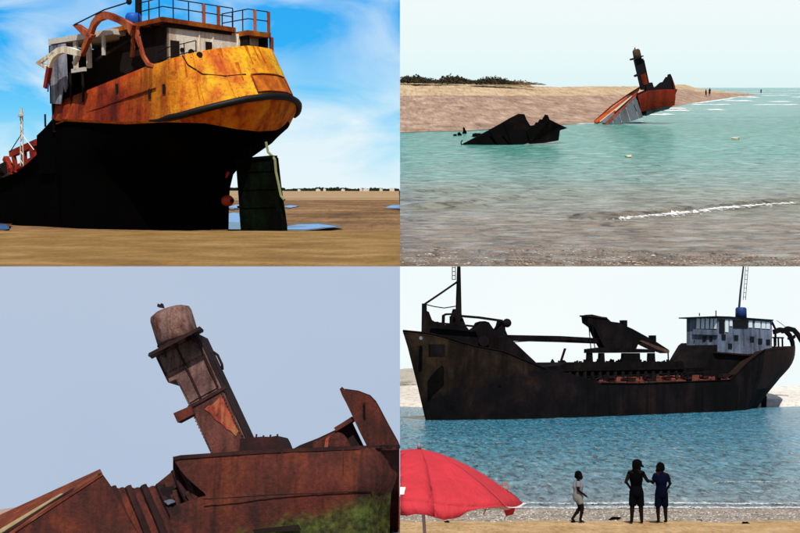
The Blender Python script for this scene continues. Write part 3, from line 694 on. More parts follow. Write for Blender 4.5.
for t0 in (24.6, 21.2, 18.0): part('support_post', MB().tube([SH(t0, 8.8, 11), SH(t0, 8.8, 15)], .18, 6), 'dark_steel', coaster)
part('lower_post', MB().tube([SH(25.8, 8.8, 7.5), SH(25.8, 8.9, 12)], .22, 6), 'dark_steel', coaster)
part('boat_deck_edge', MB().bar([SH(5, 8.5, 18.2), SH(10, 8.7, 17.2), SH(15, 8.8, 16.1)], .35, -NX*.3), 'dark_steel', coaster)
# boat davits
dp = 10.2
def D(u, v, o=0): return TL.on(u, v, C0+NX*(dp+o), NX)
dv = part('boat_davit', MB().bar([D(131, 30), D(127, 25), D(118, 20), D(110, 16.5), D(104, 15), D(97, 17.5), D(92, 24), D(88.5, 34), D(84, 45), D(80, 55)], [1.3, .8, .75, .85, .9, .95, .8, .75, .75, .55], -NX*.55), 'orange_steel', coaster, 'orange curved boat davit')
part('davit_foot', MB().plate([D(72, 25), D(77, 24), D(92, 35), D(90, 38), D(82, 35)], -NX*.6), 'orange_steel', dv)
part('davit_wire', MB().tube([D(74, 25), D(90, 17), D(104, 10), D(129, 2.2)], .09, 5), 'dark_steel', dv)
part('wire_block', MB().ball(D(129, 1.6), .35, .3, .4, 8, 6), 'dark_steel', dv)
dw = part('boat_davit', MB().bar([D(77, 53, 1), D(70, 51, 1), D(63, 49.5, 1), D(57, 51, 1), D(52, 55, 1), D(49, 61, 1), D(47.5, 68, 1)], [.7, .85, .8, .85, .9, .85, .6], -NX*.55), 'white_rust', coaster, 'white curved boat davit')
part('davit_arm_tip', MB().bar([D(47.8, 67, 1), D(46, 77, 1), D(44, 88, 1)], [.75, .75, .6], -NX*.5), 'red_steel', dw)
part('davit_foot', MB().plate([D(34.5, 63, 1), D(37, 62, 1), D(47, 66, 1), D(46, 70, 1)], -NX*.5), 'white_rust', dw)
part('davit_foot', MB().plate([D(36, 62, 1), D(52, 51.5, 1), D(54, 53.5, 1), D(40, 63.5, 1)], -NX*.3), 'white_rust', dw)
part('davit_link', MB().bar([D(78, 51, .5), D(76, 58, .5), D(72.5, 64, .5)], .5, -NX*.4), 'white_paint', dw)
part('rope_end', MB().tube([D(48.5, 84, 1.1), D(48, 92, 1.1)], .1, 5), 'blue_paint', dw)
# roof: mast and blue tank
mast_b = SH(5, 4.6, 19.9)
part('mast', MB().tube([TL.on(138.5, 26, C0+NX*4.6, NX), TL.on(138.5, -30, C0+NX*4.6, NX)], .42, 10), 'dark_steel', coaster)
tb = TL.on(133.5, 24.5, C0+NX*5.5, NX)
part('blue_tank', MB().tube([tb, tb+CZ*.15, tb+CZ*1.0, tb+CZ*1.35], [.9, 1.0, 1.0, .8], 14), 'blue_paint', coaster, 'blue tank on the roof beside the mast', True)
# rudder, propeller boss, rope
def cl(u, v): return TL.on(u, v, C0, NX)
rp = [cl(238, 160.5), cl(252, 158.5), cl(273.5, 156.5), cl(276, 158), cl(279, 185), cl(285, 226), cl(285, 238), cl(243.5, 238), cl(241, 200)]
rud = part('rudder', MB().plate([p+NX*.35 for p in rp], -NX*.7), 'weed_steel', coaster, 'weed covered rudder plate')
part('rudder_cap', MB().plate([p+NX*.5 for p in (cl(237, 162), cl(252, 160.2), cl(274, 158), cl(274, 155.5), cl(252, 157.5), cl(237, 159.2))], -NX*1.0), 'weed_steel', rud)
part('rudder_stock', MB().tube([cl(246, 160), cl(247, 154), cl(248, 146)], .4, 8), 'weed_steel', coaster)
for dv_ in (172, 190, 208): part('rudder_rib', MB().box(cl(240, dv_)+NX*.36, (cl(279, dv_-1)-cl(240, dv_)), NX*.07, CZ*.25), 'weed_steel', rud)
part('propeller_boss', MB().tube([SH(-.3, 0, -1.5), SH(-1.0, 0, -1.5), SH(-1.5, 0, -1.5)], [.7, .66, .4], 14), 'red_hub', coaster, None, True)
part('shaft_collar', MB().tube([SH(-1.45, 0, -1.5), SH(-1.6, 0, -1.5)], .25, 10), 'dark_steel', coaster)
part('stern_frame', MB().bar([cl(229.5, 172), cl(227, 177), cl(225.4, 182)], .22, NX*.3), 'red_hub', coaster)
part('hanging_rope', MB().tube([cl(266, 142), cl(268, 152), cl(273, 157)]+[TL.on(u, v, C0+NX*.55, NX) for u, v in ((275, 160), (276, 172), (279, 186), (281, 196), (284.5, 200))], .16, 6), 'rope', coaster)
# deck gear forward at the left edge of the picture
gp = C0+NX*4
def g(u, v): return TL.on(u, v, gp, NX)
mast = MB()
for du in (-1.4, 1.4): mast.tube([g(22+du, 166), g(21.3+du*.7, 112)], .1, 5)
for k in range(12):
    v = 164-k*4.4; s_ = 1 if k % 2 else -1; mast.tube([g(21.7-1.3*s_, v), g(21.7+1.3*s_, v-4.4)], .07, 4)
lm = part('lattice_mast', mast, 'white_paint', coaster, 'thin white lattice mast on the foredeck')
part('mast_head', MB().tube([g(21.5, 116), g(21.3, 108)], .16, 6).bar([g(19.5, 116), g(24, 115)], .3, NX*.3), 'white_paint', lm)
part('stay', MB().tube([g(21.5, 134), g(10, 152)], .09, 4), 'dark_steel', lm); part('stay', MB().tube([g(22, 134), g(34, 150)], .09, 4), 'white_paint', lm)
part('cargo_boom', MB().bar([g(9, 154), g(20, 149.5), g(36, 142)], [.9, 1.0, .9], -NX*.8), 'red_steel', coaster, 'red cargo boom on the foredeck')
part('boom_post', MB().bar([g(3, 158), g(8, 168), g(14, 184)], .8, -NX*.8), 'red_steel', coaster)
part('winch', MB().tube([g(2.5, 170), g(7, 168)], 1.0, 10).tube([g(0, 176), g(11, 178)], .6, 8), 'dark_steel', coaster)
part('hatch_frame', MB().bar([g(-4, 178), g(9, 171), g(30, 160)], .7, -NX*.7).bar([g(22, 150), g(23, 172)], .7, -NX*.6).bar([g(31, 148), g(33, 165)], 1.4, -NX*.6).bar([g(12, 156), g(16, 176)], .6, -NX*.5), 'red_steel', coaster)
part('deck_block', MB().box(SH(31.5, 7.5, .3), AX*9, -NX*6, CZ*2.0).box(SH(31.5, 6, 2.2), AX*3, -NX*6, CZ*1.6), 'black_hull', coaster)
part('screen_post', MB().tube([SH(28.5, 8.7, 8.3), SH(28.5, 8.7, 10)], .14, 5), 'dark_steel', coaster)
# faded blue marks on the forward side
for uu in ():
    p = on_side(uu, 122, .25); part('paint_mark', MB().box(p, AX*-1.2, NX*.04, CZ*1.5), 'blue_mark', coaster)

# far shore of the top left view: tree line and small white houses
mb = MB(); R = random.Random(3)
for i in range(1500):
    u = R.uniform(284, 399.4); Y = R.choice((2200, 2230, 2300, 2500))
    hgt = (1.6+4.2*max(0, fbm(u*.05, 1.3)+.4))*R.uniform(.5, 1)
    p = TL.P(u, 188.5, Y); p.z = -5.1
    w = R.uniform(2, 5); c = p+CZ*(hgt*R.uniform(.2, 1))
    if c.x > -w: c.x = -w
    d = Vector((R.gauss(0, 1), R.gauss(0, .4), R.gauss(0, 1))).normalized()*w*.8; e = Vector((R.gauss(0, 1), 0, R.gauss(0, 1))).normalized()*w*.7
    mb.add([c-d, c+e, c+d, c-e], [(0, 1, 2, 3)])
for i in range(240):
    u = R.uniform(225, 284); Y = 2500; p = TL.P(u, 188.5, Y); p.z = -5.1; w = R.uniform(3, 8); c = p+CZ*R.uniform(0, 4)
    mb.add([c+Vector((-w, 0, -w)), c+Vector((w, 0, -w*.5)), c+Vector((w*.6, 0, w*.5)), c+Vector((-w*.5, 0, w*.6))], [(0, 1, 2, 3)])
struct('far_trees', TL, mb, 'far_green', 'stuff', label='thin dark line of distant trees')
hm = MB()
for u, w, hh in [(299, 9, 6), (318, 14, 7), (324.5, 8, 9), (343, 12, 7), (361, 9, 10), (366, 20, 8), (381, 10, 9), (392, 16, 11)]:
    w *= .6; hh *= .5; p = TL.P(u, 188.5, 2170); p.z = -5.2; hb = MB().box(p-Vector((w/2, 0, 0)), (w, 0, 0), (0, 14, 0), (0, 0, hh))
    hb.box(p+Vector((-w*.3, 3, hh)), (w*.4, 0, 0), (0, 7, 0), (0, 0, hh*.35))
    single('white_house', TL, hb, 'white_paint', 'tiny white flat roofed house in the row along the far treeline', 'house', 'houses on the far shore')
# ==================================================================================================== TOP RIGHT: half-sunk wreck off a shingle beach

WY = 690.0                                                      # depth of the wreck's near side
def W(u, v, dY=0.0): return TR.P(u, v, WY+dY)
back = Vector((0, 1, 0))
wreck = thing('half_sunk_wreck', TR, W(640, 118)+Vector((0, 0, -2)), 'red half-sunk ship wreck with leaning funnel at the water edge', 'shipwreck')
# stern part of the hull, red
top = [(637.5, 95.5), (648, 90.5), (664, 89.3), (675.5, 89.3)]; bot = [(641, 112), (652, 109.5), (664, 107), (674.6, 105.5)]
nr = [W(u, v, -2*i) for i, (u, v) in enumerate(top)]; nb = [W(u, v, -1.5*i) for i, (u, v) in enumerate(bot)]
rows_ = [nr, [a.lerp(b, .5)+Vector((0, -1.2, 0)) for a, b in zip(nr, nb)], nb]
part('hull_side', MB().grid(rows_), 'far_red', wreck, 'red rusty hull side', True)
fr_ = [p+Vector((2, 22, 0)) for p in nr]; fb_ = [p+Vector((0, 20, 0)) for p in nb]
part('hull_side', MB().grid([fr_, fb_]), 'far_red', wreck)
part('stern_end', MB().grid([[nr[-1], nr[-1].lerp(fr_[-1], .5)+Vector((3, 0, 0)), fr_[-1]], [nb[-1], nb[-1].lerp(fb_[-1], .5)+Vector((.5, 0, 0)), fb_[-1]]]), 'far_red', wreck)
part('torn_end', MB().grid([[nr[0], fr_[0]], [nb[0], fb_[0]]]), 'far_dark', wreck)
part('deck', MB().grid([[p-CZ*.4 for p in nr], [p-CZ*.4 for p in fr_]]), 'far_dark', wreck)
part('hull_bottom', MB().plate([W(646.6, 106.5, 1), W(664, 106, 1), W(674, 105, 1), W(668, 109.5, 1), W(655, 112.5, 1), W(646.5, 116, 1)], back*14), 'far_grey', wreck, 'grey lower plating')
part('raised_bulwark', MB().plate([W(656, 88.5, 1), W(657.5, 85.5, 1), (W(661, 82.5, 1)), W(663.5, 82, 1), W(666.6, 77, 1), W(668.3, 77.2, 1), W(668.6, 74.6, 1), W(670.6, 74, 1), W(672, 77, 1), W(675.5, 89.5, 1)], back*3), 'far_dark', wreck, 'jagged dark bulwark')
part('inner_bulwark', MB().plate([W(650, 91, 14), W(651, 86.8, 14), W(655, 87.2, 14), W(658, 84.6, 14), W(664, 84, 14), W(672, 84, 14), W(674, 91, 14)], back*1), 'far_dark', wreck)
part('bulwark_stub', MB().plate([W(672.2, 77.5, 0), W(674.5, 84, 0), W(676, 90, 0), W(674, 90, 0)], back*6), 'far_red', wreck)
# funnel
fn = part('funnel', MB().plate([W(635.4, 60, 4), W(643.4, 58.5, 4), W(648.8, 84, 4), W(649.6, 90, 4), W(642.3, 90, 4), W(641, 84, 4)], back*6), 'far_dark', wreck, 'leaning funnel, dark above and red below')
ax_ = [W(638.0, 60, 7), W(637.0, 55, 7), W(636.2, 51, 7), W(636.0, 49.2, 7)]
part('funnel_top', MB().tube(ax_, [2.5, 2.5, 2.4, 1.6], 12), 'far_brown', fn, None, True)
part('vent_pipe', MB().tube([W(635, 50, 7), W(634.8, 47.6, 7)], .35, 6), 'far_dark', fn)
part('red_panel', MB().plate([W(640.6, 75, 3.7), W(645.6, 73, 3.7), W(648.4, 84.5, 3.7), W(643.2, 85, 3.7)], back*.5), 'far_red', fn)
part('platform', MB().plate([W(632.6, 58.6, 2), W(643.6, 55.5, 2), W(643.8, 56.5, 2), W(632.8, 60.2, 2)], back*9), 'far_dark', fn)
part('platform', MB().plate([W(635, 75.5, 2), W(640, 73, 2), W(640.3, 74.6, 2), W(636, 77, 2)], back*5), 'far_dark', fn)
part('ladder', MB().bar([W(644, 60, 3.5), W(646.6, 72, 3.5), W(649, 83, 3.5)], .35, back*.5), 'far_dark', fn)
part('funnel_casing', MB().plate([W(646, 84.5, 2), W(652.5, 82.5, 2), W(653.5, 86, 2), W(654, 90.5, 2), W(646.5, 91, 2)], back*7), 'far_dark', wreck)
# collapsed fore part: sloping deck in orange strips, grey side of upright plates
a0, a1 = W(594, 121.3, 14), W(641, 86.5, 16); b0, b1 = W(606, 125.6, -6), W(636.5, 95.3, -2)
def Q(s, t): return a0.lerp(a1, s).lerp(b0.lerp(b1, s), t)
for k, (t0, t1, mat) in enumerate([(0, .30, 'far_orange'), (.32, .42, 'far_cream'), (.44, .62, 'far_orange'), (.64, .78, 'far_dark'), (.80, .98, 'far_orange')]):
    s0 = .04*(k % 3); e_ = .98-.03*(k % 2)
    part('deck_strip', MB().plate([Q(s0, t0), Q(e_, t0), Q(e_, t1), Q(s0, t1)], (0, .4, -.9)), mat, wreck)
part('pale_sheet', MB().plate([Q(.03, .55)+CZ*.3, Q(.3, .55)+CZ*.3, Q(.33, .8)+CZ*.3, Q(.02, .85)+CZ*.3], CZ*.25), 'far_grey', wreck)
part('pale_sheet', MB().plate([Q(.38, .5)+CZ*.3, Q(.8, .5)+CZ*.3, Q(.8, .62)+CZ*.3, Q(.38, .66)+CZ*.3], CZ*.25), 'far_cream', wreck)
lowv = [(606, 125.8), (614, 125), (624, 123.3), (634, 120), (643.5, 116.3)]
for k in range(9):
    f0, f1 = k/9, (k+1)/9-.012
    def tp(f): return W(606+29.8*f, 125.5-29.6*f, -6+4*f)
    def bt(f): u = 606+37.5*f; return W(u, interp(lowv, u)+.6, -6+4*f)
    o_ = Vector((0, .5*(k % 2), 0))
    part('side_plate', MB().plate([tp(f0)+o_, tp(f1)+o_, bt(f1)+o_, bt(f0)+o_], back*.6), 'far_grey', wreck)
part('inner_frame', MB().plate([W(636, 96, 3), W(644, 98, 6), W(646, 113, 6), W(640, 117, 3)], back*2), 'far_dark', wreck)
for k in range(3): part('bent_rib', MB().tube([W(637+k*3, 100, 1), W(639.5+k*2.6, 107, 0), W(641+k*2, 115, 1)], .35, 5), 'far_orange' if k == 0 else 'far_dark', wreck)
part('broken_edge', MB().bar([W(594.5, 121.5, 14), W(612, 106, 15), W(628, 95, 16), W(641, 86.8, 16)], .9, back*1.2), 'far_red', wreck)

# dark plates sticking out of the water
NY = TR.h*F/(143.5-86.0)
def Wn(u, v, d=0): return TR.P(u, v, NY+d)
dark = thing('dark_wreck_plates', TR, Wn(515, 144), 'black jagged hull plates sticking out of the turquoise water', 'shipwreck')
part('hull_plate', MB().plate([Wn(462, 144.8, -2), Wn(480, 135.5), Wn(500, 124.6, 4), Wn(512, 117.6, 8), Wn(519.6, 114, 10), Wn(524.6, 114.4, 10), Wn(526.5, 119.5, 9), Wn(531.5, 127.5, 8), Wn(534, 141.5, 2), Wn(520, 145.5, 0), Wn(490, 146, -2)], back*4), 'near_wreck', dark)
part('hull_plate', MB().plate([Wn(527, 131.5, 3), Wn(531, 128.6, 3), Wn(532, 126, 3), Wn(535.5, 125.6, 3), Wn(537, 123, 3), Wn(539.5, 122.6, 3), Wn(541, 119.6, 3), Wn(543.6, 119.8, 3), Wn(546.4, 114.8, 3), Wn(548, 115.2, 3), Wn(549.5, 119.4, 3), Wn(556, 122.8, 5), Wn(562, 125.6, 7), Wn(567.6, 128.2, 9), Wn(560, 130.4, 6), Wn(558.6, 140.5, 3), Wn(545, 143, 1), Wn(530, 144, 0)], back*5), 'near_wreck', dark)
for uu in (470, 484, 498): part('frame_rib', MB().tube([Wn(uu+6, interp([(462, 144.8), (520, 114)], uu+6)+1.6, -.6), Wn(uu+14, 145.5, -1.6)], .4, 5), 'near_wreck', dark)
part('mooring_ring', MB().tube([Wn(463+2*math.cos(a), 143+2.6*math.sin(a), -3) for a in [k*.5236 for k in range(10)]], .25, 6), 'near_wreck', dark)
for k, (u, v, w, hh) in enumerate([(455, 134.6, .9, .6), (459.5, 134.2, 1.1, 1.1), (464.5, 132.3, 1.0, 1.9), (479, 135.5, 3.2, 1.2)]):
    p = TR.G(u, v+1.2); r = MB().ball(p+CZ*hh*.3, w*1.0, w, hh, 10, 7, .8)
    single('wreck_fragment', TR, r, 'near_wreck', ['smallest dark fragment, farthest from the black plates, awash near the beach', 'low dark fragment between two others left of the black plates', 'pointed dark fragment standing up out of the water near the beach', 'long low dark fragment touching the black hull plates'][k], 'debris', 'fragments beside the dark plates')

# two white floating things and foam
for k, (u, v, w) in enumerate([(628.5, 156.6, 1.3), (735.5, 138.2, 2.1)]):
    p = TR.G(u, v+.6); mbf = MB().ball(p+CZ*.2, w*.95, 1.2, .55, 12, 6, .5).ball(p+Vector((w*.5, -.3, .5)), w*.35, .6, .4, 8, 6, .4)
    single('floating_scrap', TR, mbf, 'far_cream', ['pale scrap floating in mid channel', 'larger pale scrap floating nearer the open sea'][k], 'debris', 'pale scraps afloat')
def foam_strip(shore, line, wid, hgt, mat, name='foam', z0=None, seed=0, label=None, lumps=3):
    """ragged breaker: a low ridge along a line of pixels"""
    R = random.Random(seed); pts = []
    for (u0, v0), (u1, v1) in zip(line, line[1:]):
        n = max(3, int(abs(u1-u0)/1.2))
        for k in range(n): pts.append((u0+(u1-u0)*k/n, v0+(v1-v0)*k/n))
    pts.append(line[-1]); rows = []; cs = []
    for i, (u, v) in enumerate(pts):
        e = sm(min(i, len(pts)-1-i)/(.12*len(pts))); p = shore.G(u, v, z0); w = wid*(p.y/100)*e*(.55+.9*abs(fbm(i*.22, seed)))
        hh = hgt*e*(.5+.8*abs(fbm(i*.3, seed+9))); dy = w*.6*fbm(i*.35, seed+4)
        w = max(w, .01*wid*(p.y/100)); cov = .25+.75*e
        rows.append([p+Vector((0, -w*4.5+dy, .05)), p+Vector((0, -w*2.0+dy, .1+hh*.25)), p+Vector((0, -w*.8+dy, hh*.6)), p+Vector((0, dy*.5, hh)), p+Vector((0, w*.9, hh*.5)), p+Vector((0, w*2.6-dy, .06))])
        cs += [0, .45*cov, .9*cov, 1.0*cov, .6*cov, 0]
    o = struct(name, shore, MB().grid(rows), mat, 'stuff', True, label)
    if len(o.data.vertices) == len(cs):
        at = o.data.attributes.new('cover', 'FLOAT', 'POINT'); at.data.foreach_set('value', cs)
    return o
foam_strip(TR, [(566, 216.5), (585, 216), (605, 217.2), (622, 216.6), (645, 214.2), (670, 212.4), (700, 208.8), (730, 205.6), (752, 203.4), (775, 201.5), (802, 200.2), (840, 199)], .8, .6, 'foam_tr', 'breaker', seed=1, label='white crest of the small wave breaking in the shallows')
for k, (u0, u1, v, w) in enumerate([(668, 684, 108.4, 2.2), (706, 720, 109.8, 1.3), (726, 748, 100.8, 2.2), (733, 751, 96.6, 1.5), (770, 787, 101.6, 1.6), (763, 786, 95.5, 1.4), (790, 830, 97, 1.4), (700, 770, 91.6, .5), (765, 840, 91.4, .5), (740, 815, 93.6, .5), (762, 850, 90.4, .35), (640, 672, 114.6, 1.5), (646, 690, 110.6, 1.4), (612, 646, 122.6, 1.3), (690, 730, 104.6, 1.2), (752, 800, 104.8, 1.0), (716, 760, 97.6, .9)]):
    foam_strip(TR, [(u0, v+.3), ((u0*2+u1)/3, v), ((u0+2*u1)/3, v+.2), (u1, v-.4)], w*(.8 if v > 95 else .45), .9, 'foam_far', 'surf_foam', seed=20+k, label='white surf patch on the turquoise sea')
for k, (line) in enumerate([[(404, 130), (440, 130.6), (470, 131)], [(575, 124), (590, 123.4), (598, 123)], [(690, 104), (712, 101), (735, 98)]]):
    foam_strip(TR, line, .5, .3, 'foam_far', 'wash_line', seed=50+k)
# small bright bits of shingle showing in the near shallows
R = random.Random(11); shm = MB()
for i in range(1500):
    u = R.uniform(402, 850); v = 266-abs(R.gauss(0, 9)); p = TR.G(u, v); s_ = R.uniform(.04, .13)*(2.2 if R.random() < .04 else 1)
    if v > 265.6: continue
    shm.ball(p+CZ*.05, s_*1.5, s_, s_*.45, 6, 4, .5)
struct('shingle', TR, shm, 'shingle_mix', 'stuff', label='pebbles breaking the surface of the near shallows')

# scrub on the dunes
def shrub(base, w, h, d, mat, label, seed, cat='shrub'):
    R = random.Random(seed); t_ = thing('dune_shrub', TR, base, label, cat, 'scrub along the dune top'); mb = MB()
    for i in range(760):
        a = R.uniform(0, 6.283); rr_ = R.random()**.5; zz = R.random()**.7
        prof_ = (1-rr_*rr_)*(0.75+.45*fbm(a*1.3+seed, rr_*3))
        c = base+Vector((w*rr_*math.cos(a), d*rr_*math.sin(a), h*max(.05, prof_)*zz))
        s_ = R.uniform(.5, 1.3)*h*.16
        x = Vector((R.gauss(0, 1), R.gauss(0, 1), R.gauss(0, 1))).normalized()*s_; y = x.orthogonal().normalized()*s_*.8
        q = [c-x, c+y, c+x, c-y]
        if min(p.x for p in q) < 0: continue
        mb.add(q, [(0, 1, 2, 3)])
    part('foliage', mb, mat, t_)
    part('stem', MB().tube([base-CZ*.5, base+Vector((.3, 0, h*.3)), base+Vector((-.2, .3, h*.65))], [h*.06, h*.05, h*.02], 6), 'dark_steel', t_)
SC = [(404, 84, 16, 7.5, 'dark scrub clump at the inland end of the dune'), (414, 84, 15, 8.5, 'scrub clump next to the innermost one on the dune'), (427, 84.6, 18, 6.5, 'low spreading scrub clump on the dune, third from the inland end'), (438, 84.8, 12, 4, 'small thin scrub clump before the first gap on the dune'),
      (450, 84.8, 14, 9.5, 'tall rounded scrub clump with a pale flank on the dune'), (459, 85, 12, 8.5, 'scrub clump joined to the tall rounded one'), (468, 85, 10, 5, 'small scrub clump in the middle of the dune'), (484, 85.2, 13, 7.5, 'dark scrub clump where the second group begins'),
      (494, 85.4, 17, 9, 'broad dark scrub clump, largest of the seaward group'), (504, 85.6, 12, 7, 'scrub clump sloping down after the broad dark one'), (518, 86, 16, 5.5, 'brownish scrub clump on the last hump of the dune'), (530, 86.4, 15, 3.5, 'thin brownish scrub at the seaward end of the dune')]
for k, (u, v, w, h, lab) in enumerate(SC):
    b = TR.P(u, v+.3, interp([(400, 1150), (540, 1260)], u)); shrub(b+CZ*2.2, w*1.2, h*1.0, 12, 'scrub_dry' if k > 9 else 'scrub_green', lab, 100+k)
# ==================================================================================================== BOTTOM LEFT: the same kind of wreck close up
HY = 40.0
nh = Vector((.10, -1, 0)).normalized()
def H(u, v, d=0.0): return BL.on(u, v, Vector((-4, HY+d, 0)), nh)       # on the hull side plane, d metres behind it
bk = Vector((.1, 1, 0)).normalized()
rw = thing('rusted_wreck', BL, Vector((-4, HY+2, -1.75)), 'dark red rusted wreck with a leaning funnel, seen close up', 'shipwreck')
# hull side as a curved shell
topl = [(173, 459), (181, 457.3), (200, 456), (240, 453.2), (280, 451), (320, 449.5), (355, 448), (380, 447.2), (394, 447), (399.4, 446.8)]
botl = [(206, 512), (208, 545), (225, 545), (250, 545), (285, 545), (320, 545), (350, 545), (370, 545), (382, 545), (389.5, 545)]
left = [(173, 459), (183, 477), (192, 490), (204, 507), (206, 513), (170, 524), (169, 545)]
sil = [(399.4, 446.8), (398.6, 462), (397.6, 474), (394.5, 484), (391.2, 493), (390, 510), (389.5, 545)]
def side_row(f):
    i = f*(len(sil)-1); k = min(int(i), len(sil)-2); su, sv = [a+(b-a)*(i-k) for a, b in zip(sil[k], sil[k+1])]
    lv = interp([(0, 459), (1, 545)], f)
    # left torn end
    lu = interp([(459, 173), (477, 183), (490, 192), (507, 204), (513, 206), (524, 171), (545, 169)], lv)
    row = []
    for j in range(29):
        t_ = j/28; u = lu+(su-lu)*t_; tv = interp(topl, u)
        v = tv+(545-tv)*((sv-446.8)/(545-446.8))
        bow = -.25*math.sin(math.pi*f)*sm(t_*1.5)+1.2*sm((t_-.86)/.14)**2   # curves away at the stem
        d = bow+.03*fbm(u*.08, v*.08)
        row.append(H(u, v, d))
    return row
def dense(levels): return [side_row(f) for f in levels]
F1 = [i/24 for i in range(25)]
part('hull_side', MB().grid(dense(F1)), 'hull_red_weed', rw, 'red rusted hull side with green weed at the stem', True)
rim = [H(u, v-.4, -.05+(1.2*sm(((u-173)/226-.86)/.14)**2)) for u, v in topl]
part('rim', MB().bar(rim, .13, bk*.22), 'wreck_dark', rw)
part('plate_seam', MB().tube([H(u, v, -.29) for u, v in ((203, 499), (240, 497), (275, 494.5), (320, 493), (372, 490.5))], .022, 5), 'wreck_dark', rw)
part('plate_seam', MB().tube([H(u, v, -.2) for u, v in ((282, 452), (283, 475), (284, 494))], .018, 5), 'wreck_red', rw)
part('plate_seam', MB().tube([H(u, v, -.2) for u, v in ((343, 449), (343, 470), (343, 491))], .018, 5), 'wreck_red', rw)
part('drain_slot', MB().plate([H(252, 529.5, -.33), H(298, 524.5, -.33), H(301, 530, -.33), H(255, 534, -.33)], bk*.1), 'dark_steel', rw)
# far side, stem, deck
part('far_side', MB().grid([[H(u, v, 5.5) for u, v in topl], [H(u, 545, 5.5) for u, v in topl]]), 'wreck_red', rw)
part('stem_end', MB().grid([[H(u, v, 1.2), H(u, v, 3.2)+Vector((.35-.1*k*.2, 0, 0)) if False else H(u, v, 3.0), H(u-1, v, 5.5)] for k, (u, v) in enumerate(sil)]), 'wreck_red', rw)
part('deck', MB().grid([[H(u, v+3, .1) for u, v in topl], [H(u, v+3, 5.4) for u, v in topl]]), 'wreck_dark', rw)
# stem fin: raised bulwark plate, curved
fin = [(339.6, 388.8), (342, 386.8), (345, 389.8), (358, 391.6), (369.6, 396), (375, 401.5), (378.5, 407.5), (388, 425.5), (397, 441.5), (399.4, 447.5), (367.5, 447.5), (360, 432.5), (352.4, 416), (346, 402.5), (342.2, 395.6)]
part('stem_bulwark', MB().plate([H(u, v, .7+.02*(u-340)) for u, v in fin], bk*.18), 'wreck_red', rw, 'tall curved bulwark plate at the stem')
part('bulwark_edge', MB().tube([H(u, v, .75+.02*(u-340)) for u, v in fin[2:10]], .045, 6), 'wreck_dark', rw)
part('bulwark_hole', MB().tube([H(364, 404, .66), H(364, 404, 1.3)], .05, 8), 'dark_steel', rw)
# broken bulwark and winch between funnel and stem
part('broken_bulwark', MB().plate([H(u, v, 1.6) for u, v in ((289, 451), (300, 445), (318, 438), (335, 430), (352, 419), (353, 424), (366, 451))], bk*.1), 'wreck_dark', rw)
part('bulwark_plate', MB().plate([H(u, v, 1.2) for u, v in ((313, 450), (313, 442), (337, 431), (346, 437), (352, 450))], bk*.12), 'wreck_red', rw)
part('plate_lip', MB().bar([H(335, 429.5, 1.1), H(344, 424, 1.1), H(353, 418.2, 1.1)], .16, bk*.5), 'wreck_red', rw)
part('winch_drum', MB().tube([H(338, 441, .75), H(338, 441, 1.5)], .26, 14), 'wreck_red', rw, None, True)
part('winch_flange', MB().tube([H(338, 441, .7), H(338, 441, .76)], .32, 16), 'wreck_red', rw)
part('winch_pipe', MB().tube([H(326, 449, .8), H(327, 440, .8), H(330, 437, .8)], .07, 6), 'funnel_orange', rw)
# casing at the funnel foot
cs = [(239, 453), (240, 438.5), (249, 437.6), (256, 437), (263, 436.4), (270, 436.8), (277, 435.6), (279.5, 440), (283.5, 450), (283, 453)]
part('funnel_casing', MB().plate([H(u, v, .9) for u, v in cs], bk*2.0), 'wreck_dark', rw)
for k in range(6): part('casing_spike', MB().tube([H(242+k*7, 438, 1), H(242.6+k*7, 435.2-(k % 3)*.6, 1)], .035, 5), 'wreck_dark', rw)
# leaning funnel: square trunk, platform, round top
FD = 1.6
fu = part('funnel_trunk', MB().plate([H(u, v, FD) for u, v in ((155.3, 356), (196, 333), (246.5, 441), (247.5, 455), (212, 456), (189.5, 407), (176, 379), (168, 382.5))], bk*1.5), 'funnel_plate', rw, 'leaning square funnel trunk of brown riveted plate')
# right flank: a strip painted dark for its shaded side
fl_ = [H(u, v, FD) for u, v in ((196, 333), (246.5, 441), (247.5, 455))]; part('funnel_flank', MB().grid([[p+Vector((.03, -.02, 0)) for p in fl_], [p+bk*1.55+Vector((.03, 0, 0)) for p in fl_]]), 'wreck_dark', fu)
# raised front panels
def fp(pts, mat, d=-.06, th=.06, name='front_panel'): return part(name, MB().plate([H(u, v, FD+d) for u, v in pts], bk*th), mat, fu)
fp([(157.5, 357), (176, 347), (184, 364), (164.5, 374.5)], 'funnel_plate')
fp([(177, 346.3), (197, 336), (204.5, 353.5), (185, 363.5)], 'funnel_plate')
fp([(176.5, 377.5), (186.6, 372), (199, 397), (190, 402.5)], 'funnel_plate')
fp([(188, 371.5), (203.4, 362), (217, 387.5), (200.4, 396.5)], 'funnel_plate')
fp([(192, 409), (222.5, 391.5), (243, 436), (244, 452), (213, 454)], 'funnel_low', -.04, .05)
fp([(204, 409), (209, 405), (211, 405.6), (221, 396), (225, 402), (226, 407), (231, 414), (232, 420), (238.4, 431), (236, 436.5), (231, 431), (226.5, 429), (222, 424), (214, 418.6), (210, 413)], 'funnel_orange', -.075, .05, 'orange_patch')
part('panel_band', MB().bar([H(188, 407.5, FD-.1), (H(205, 398.5, FD-.1)), H(225.5, 387, FD-.1)], .12, bk*.12), 'wreck_dark', fu)
for (a, b) in (((176.4, 346.6), (200, 397)), ((157, 358), (167.5, 380)), ((195.5, 336), (217, 386))):
    part('panel_rib', MB().bar([H(*a, FD-.13), H(*b, FD-.13)], .06, bk*.1), 'wreck_dark', fu)
part('side_shelf', MB().plate([H(u, v, FD-.3) for u, v in ((173.2, 413.2), (190.4, 405.8), (193.5, 414), (177.4, 422.4))], bk*.5), 'wreck_red', fu)
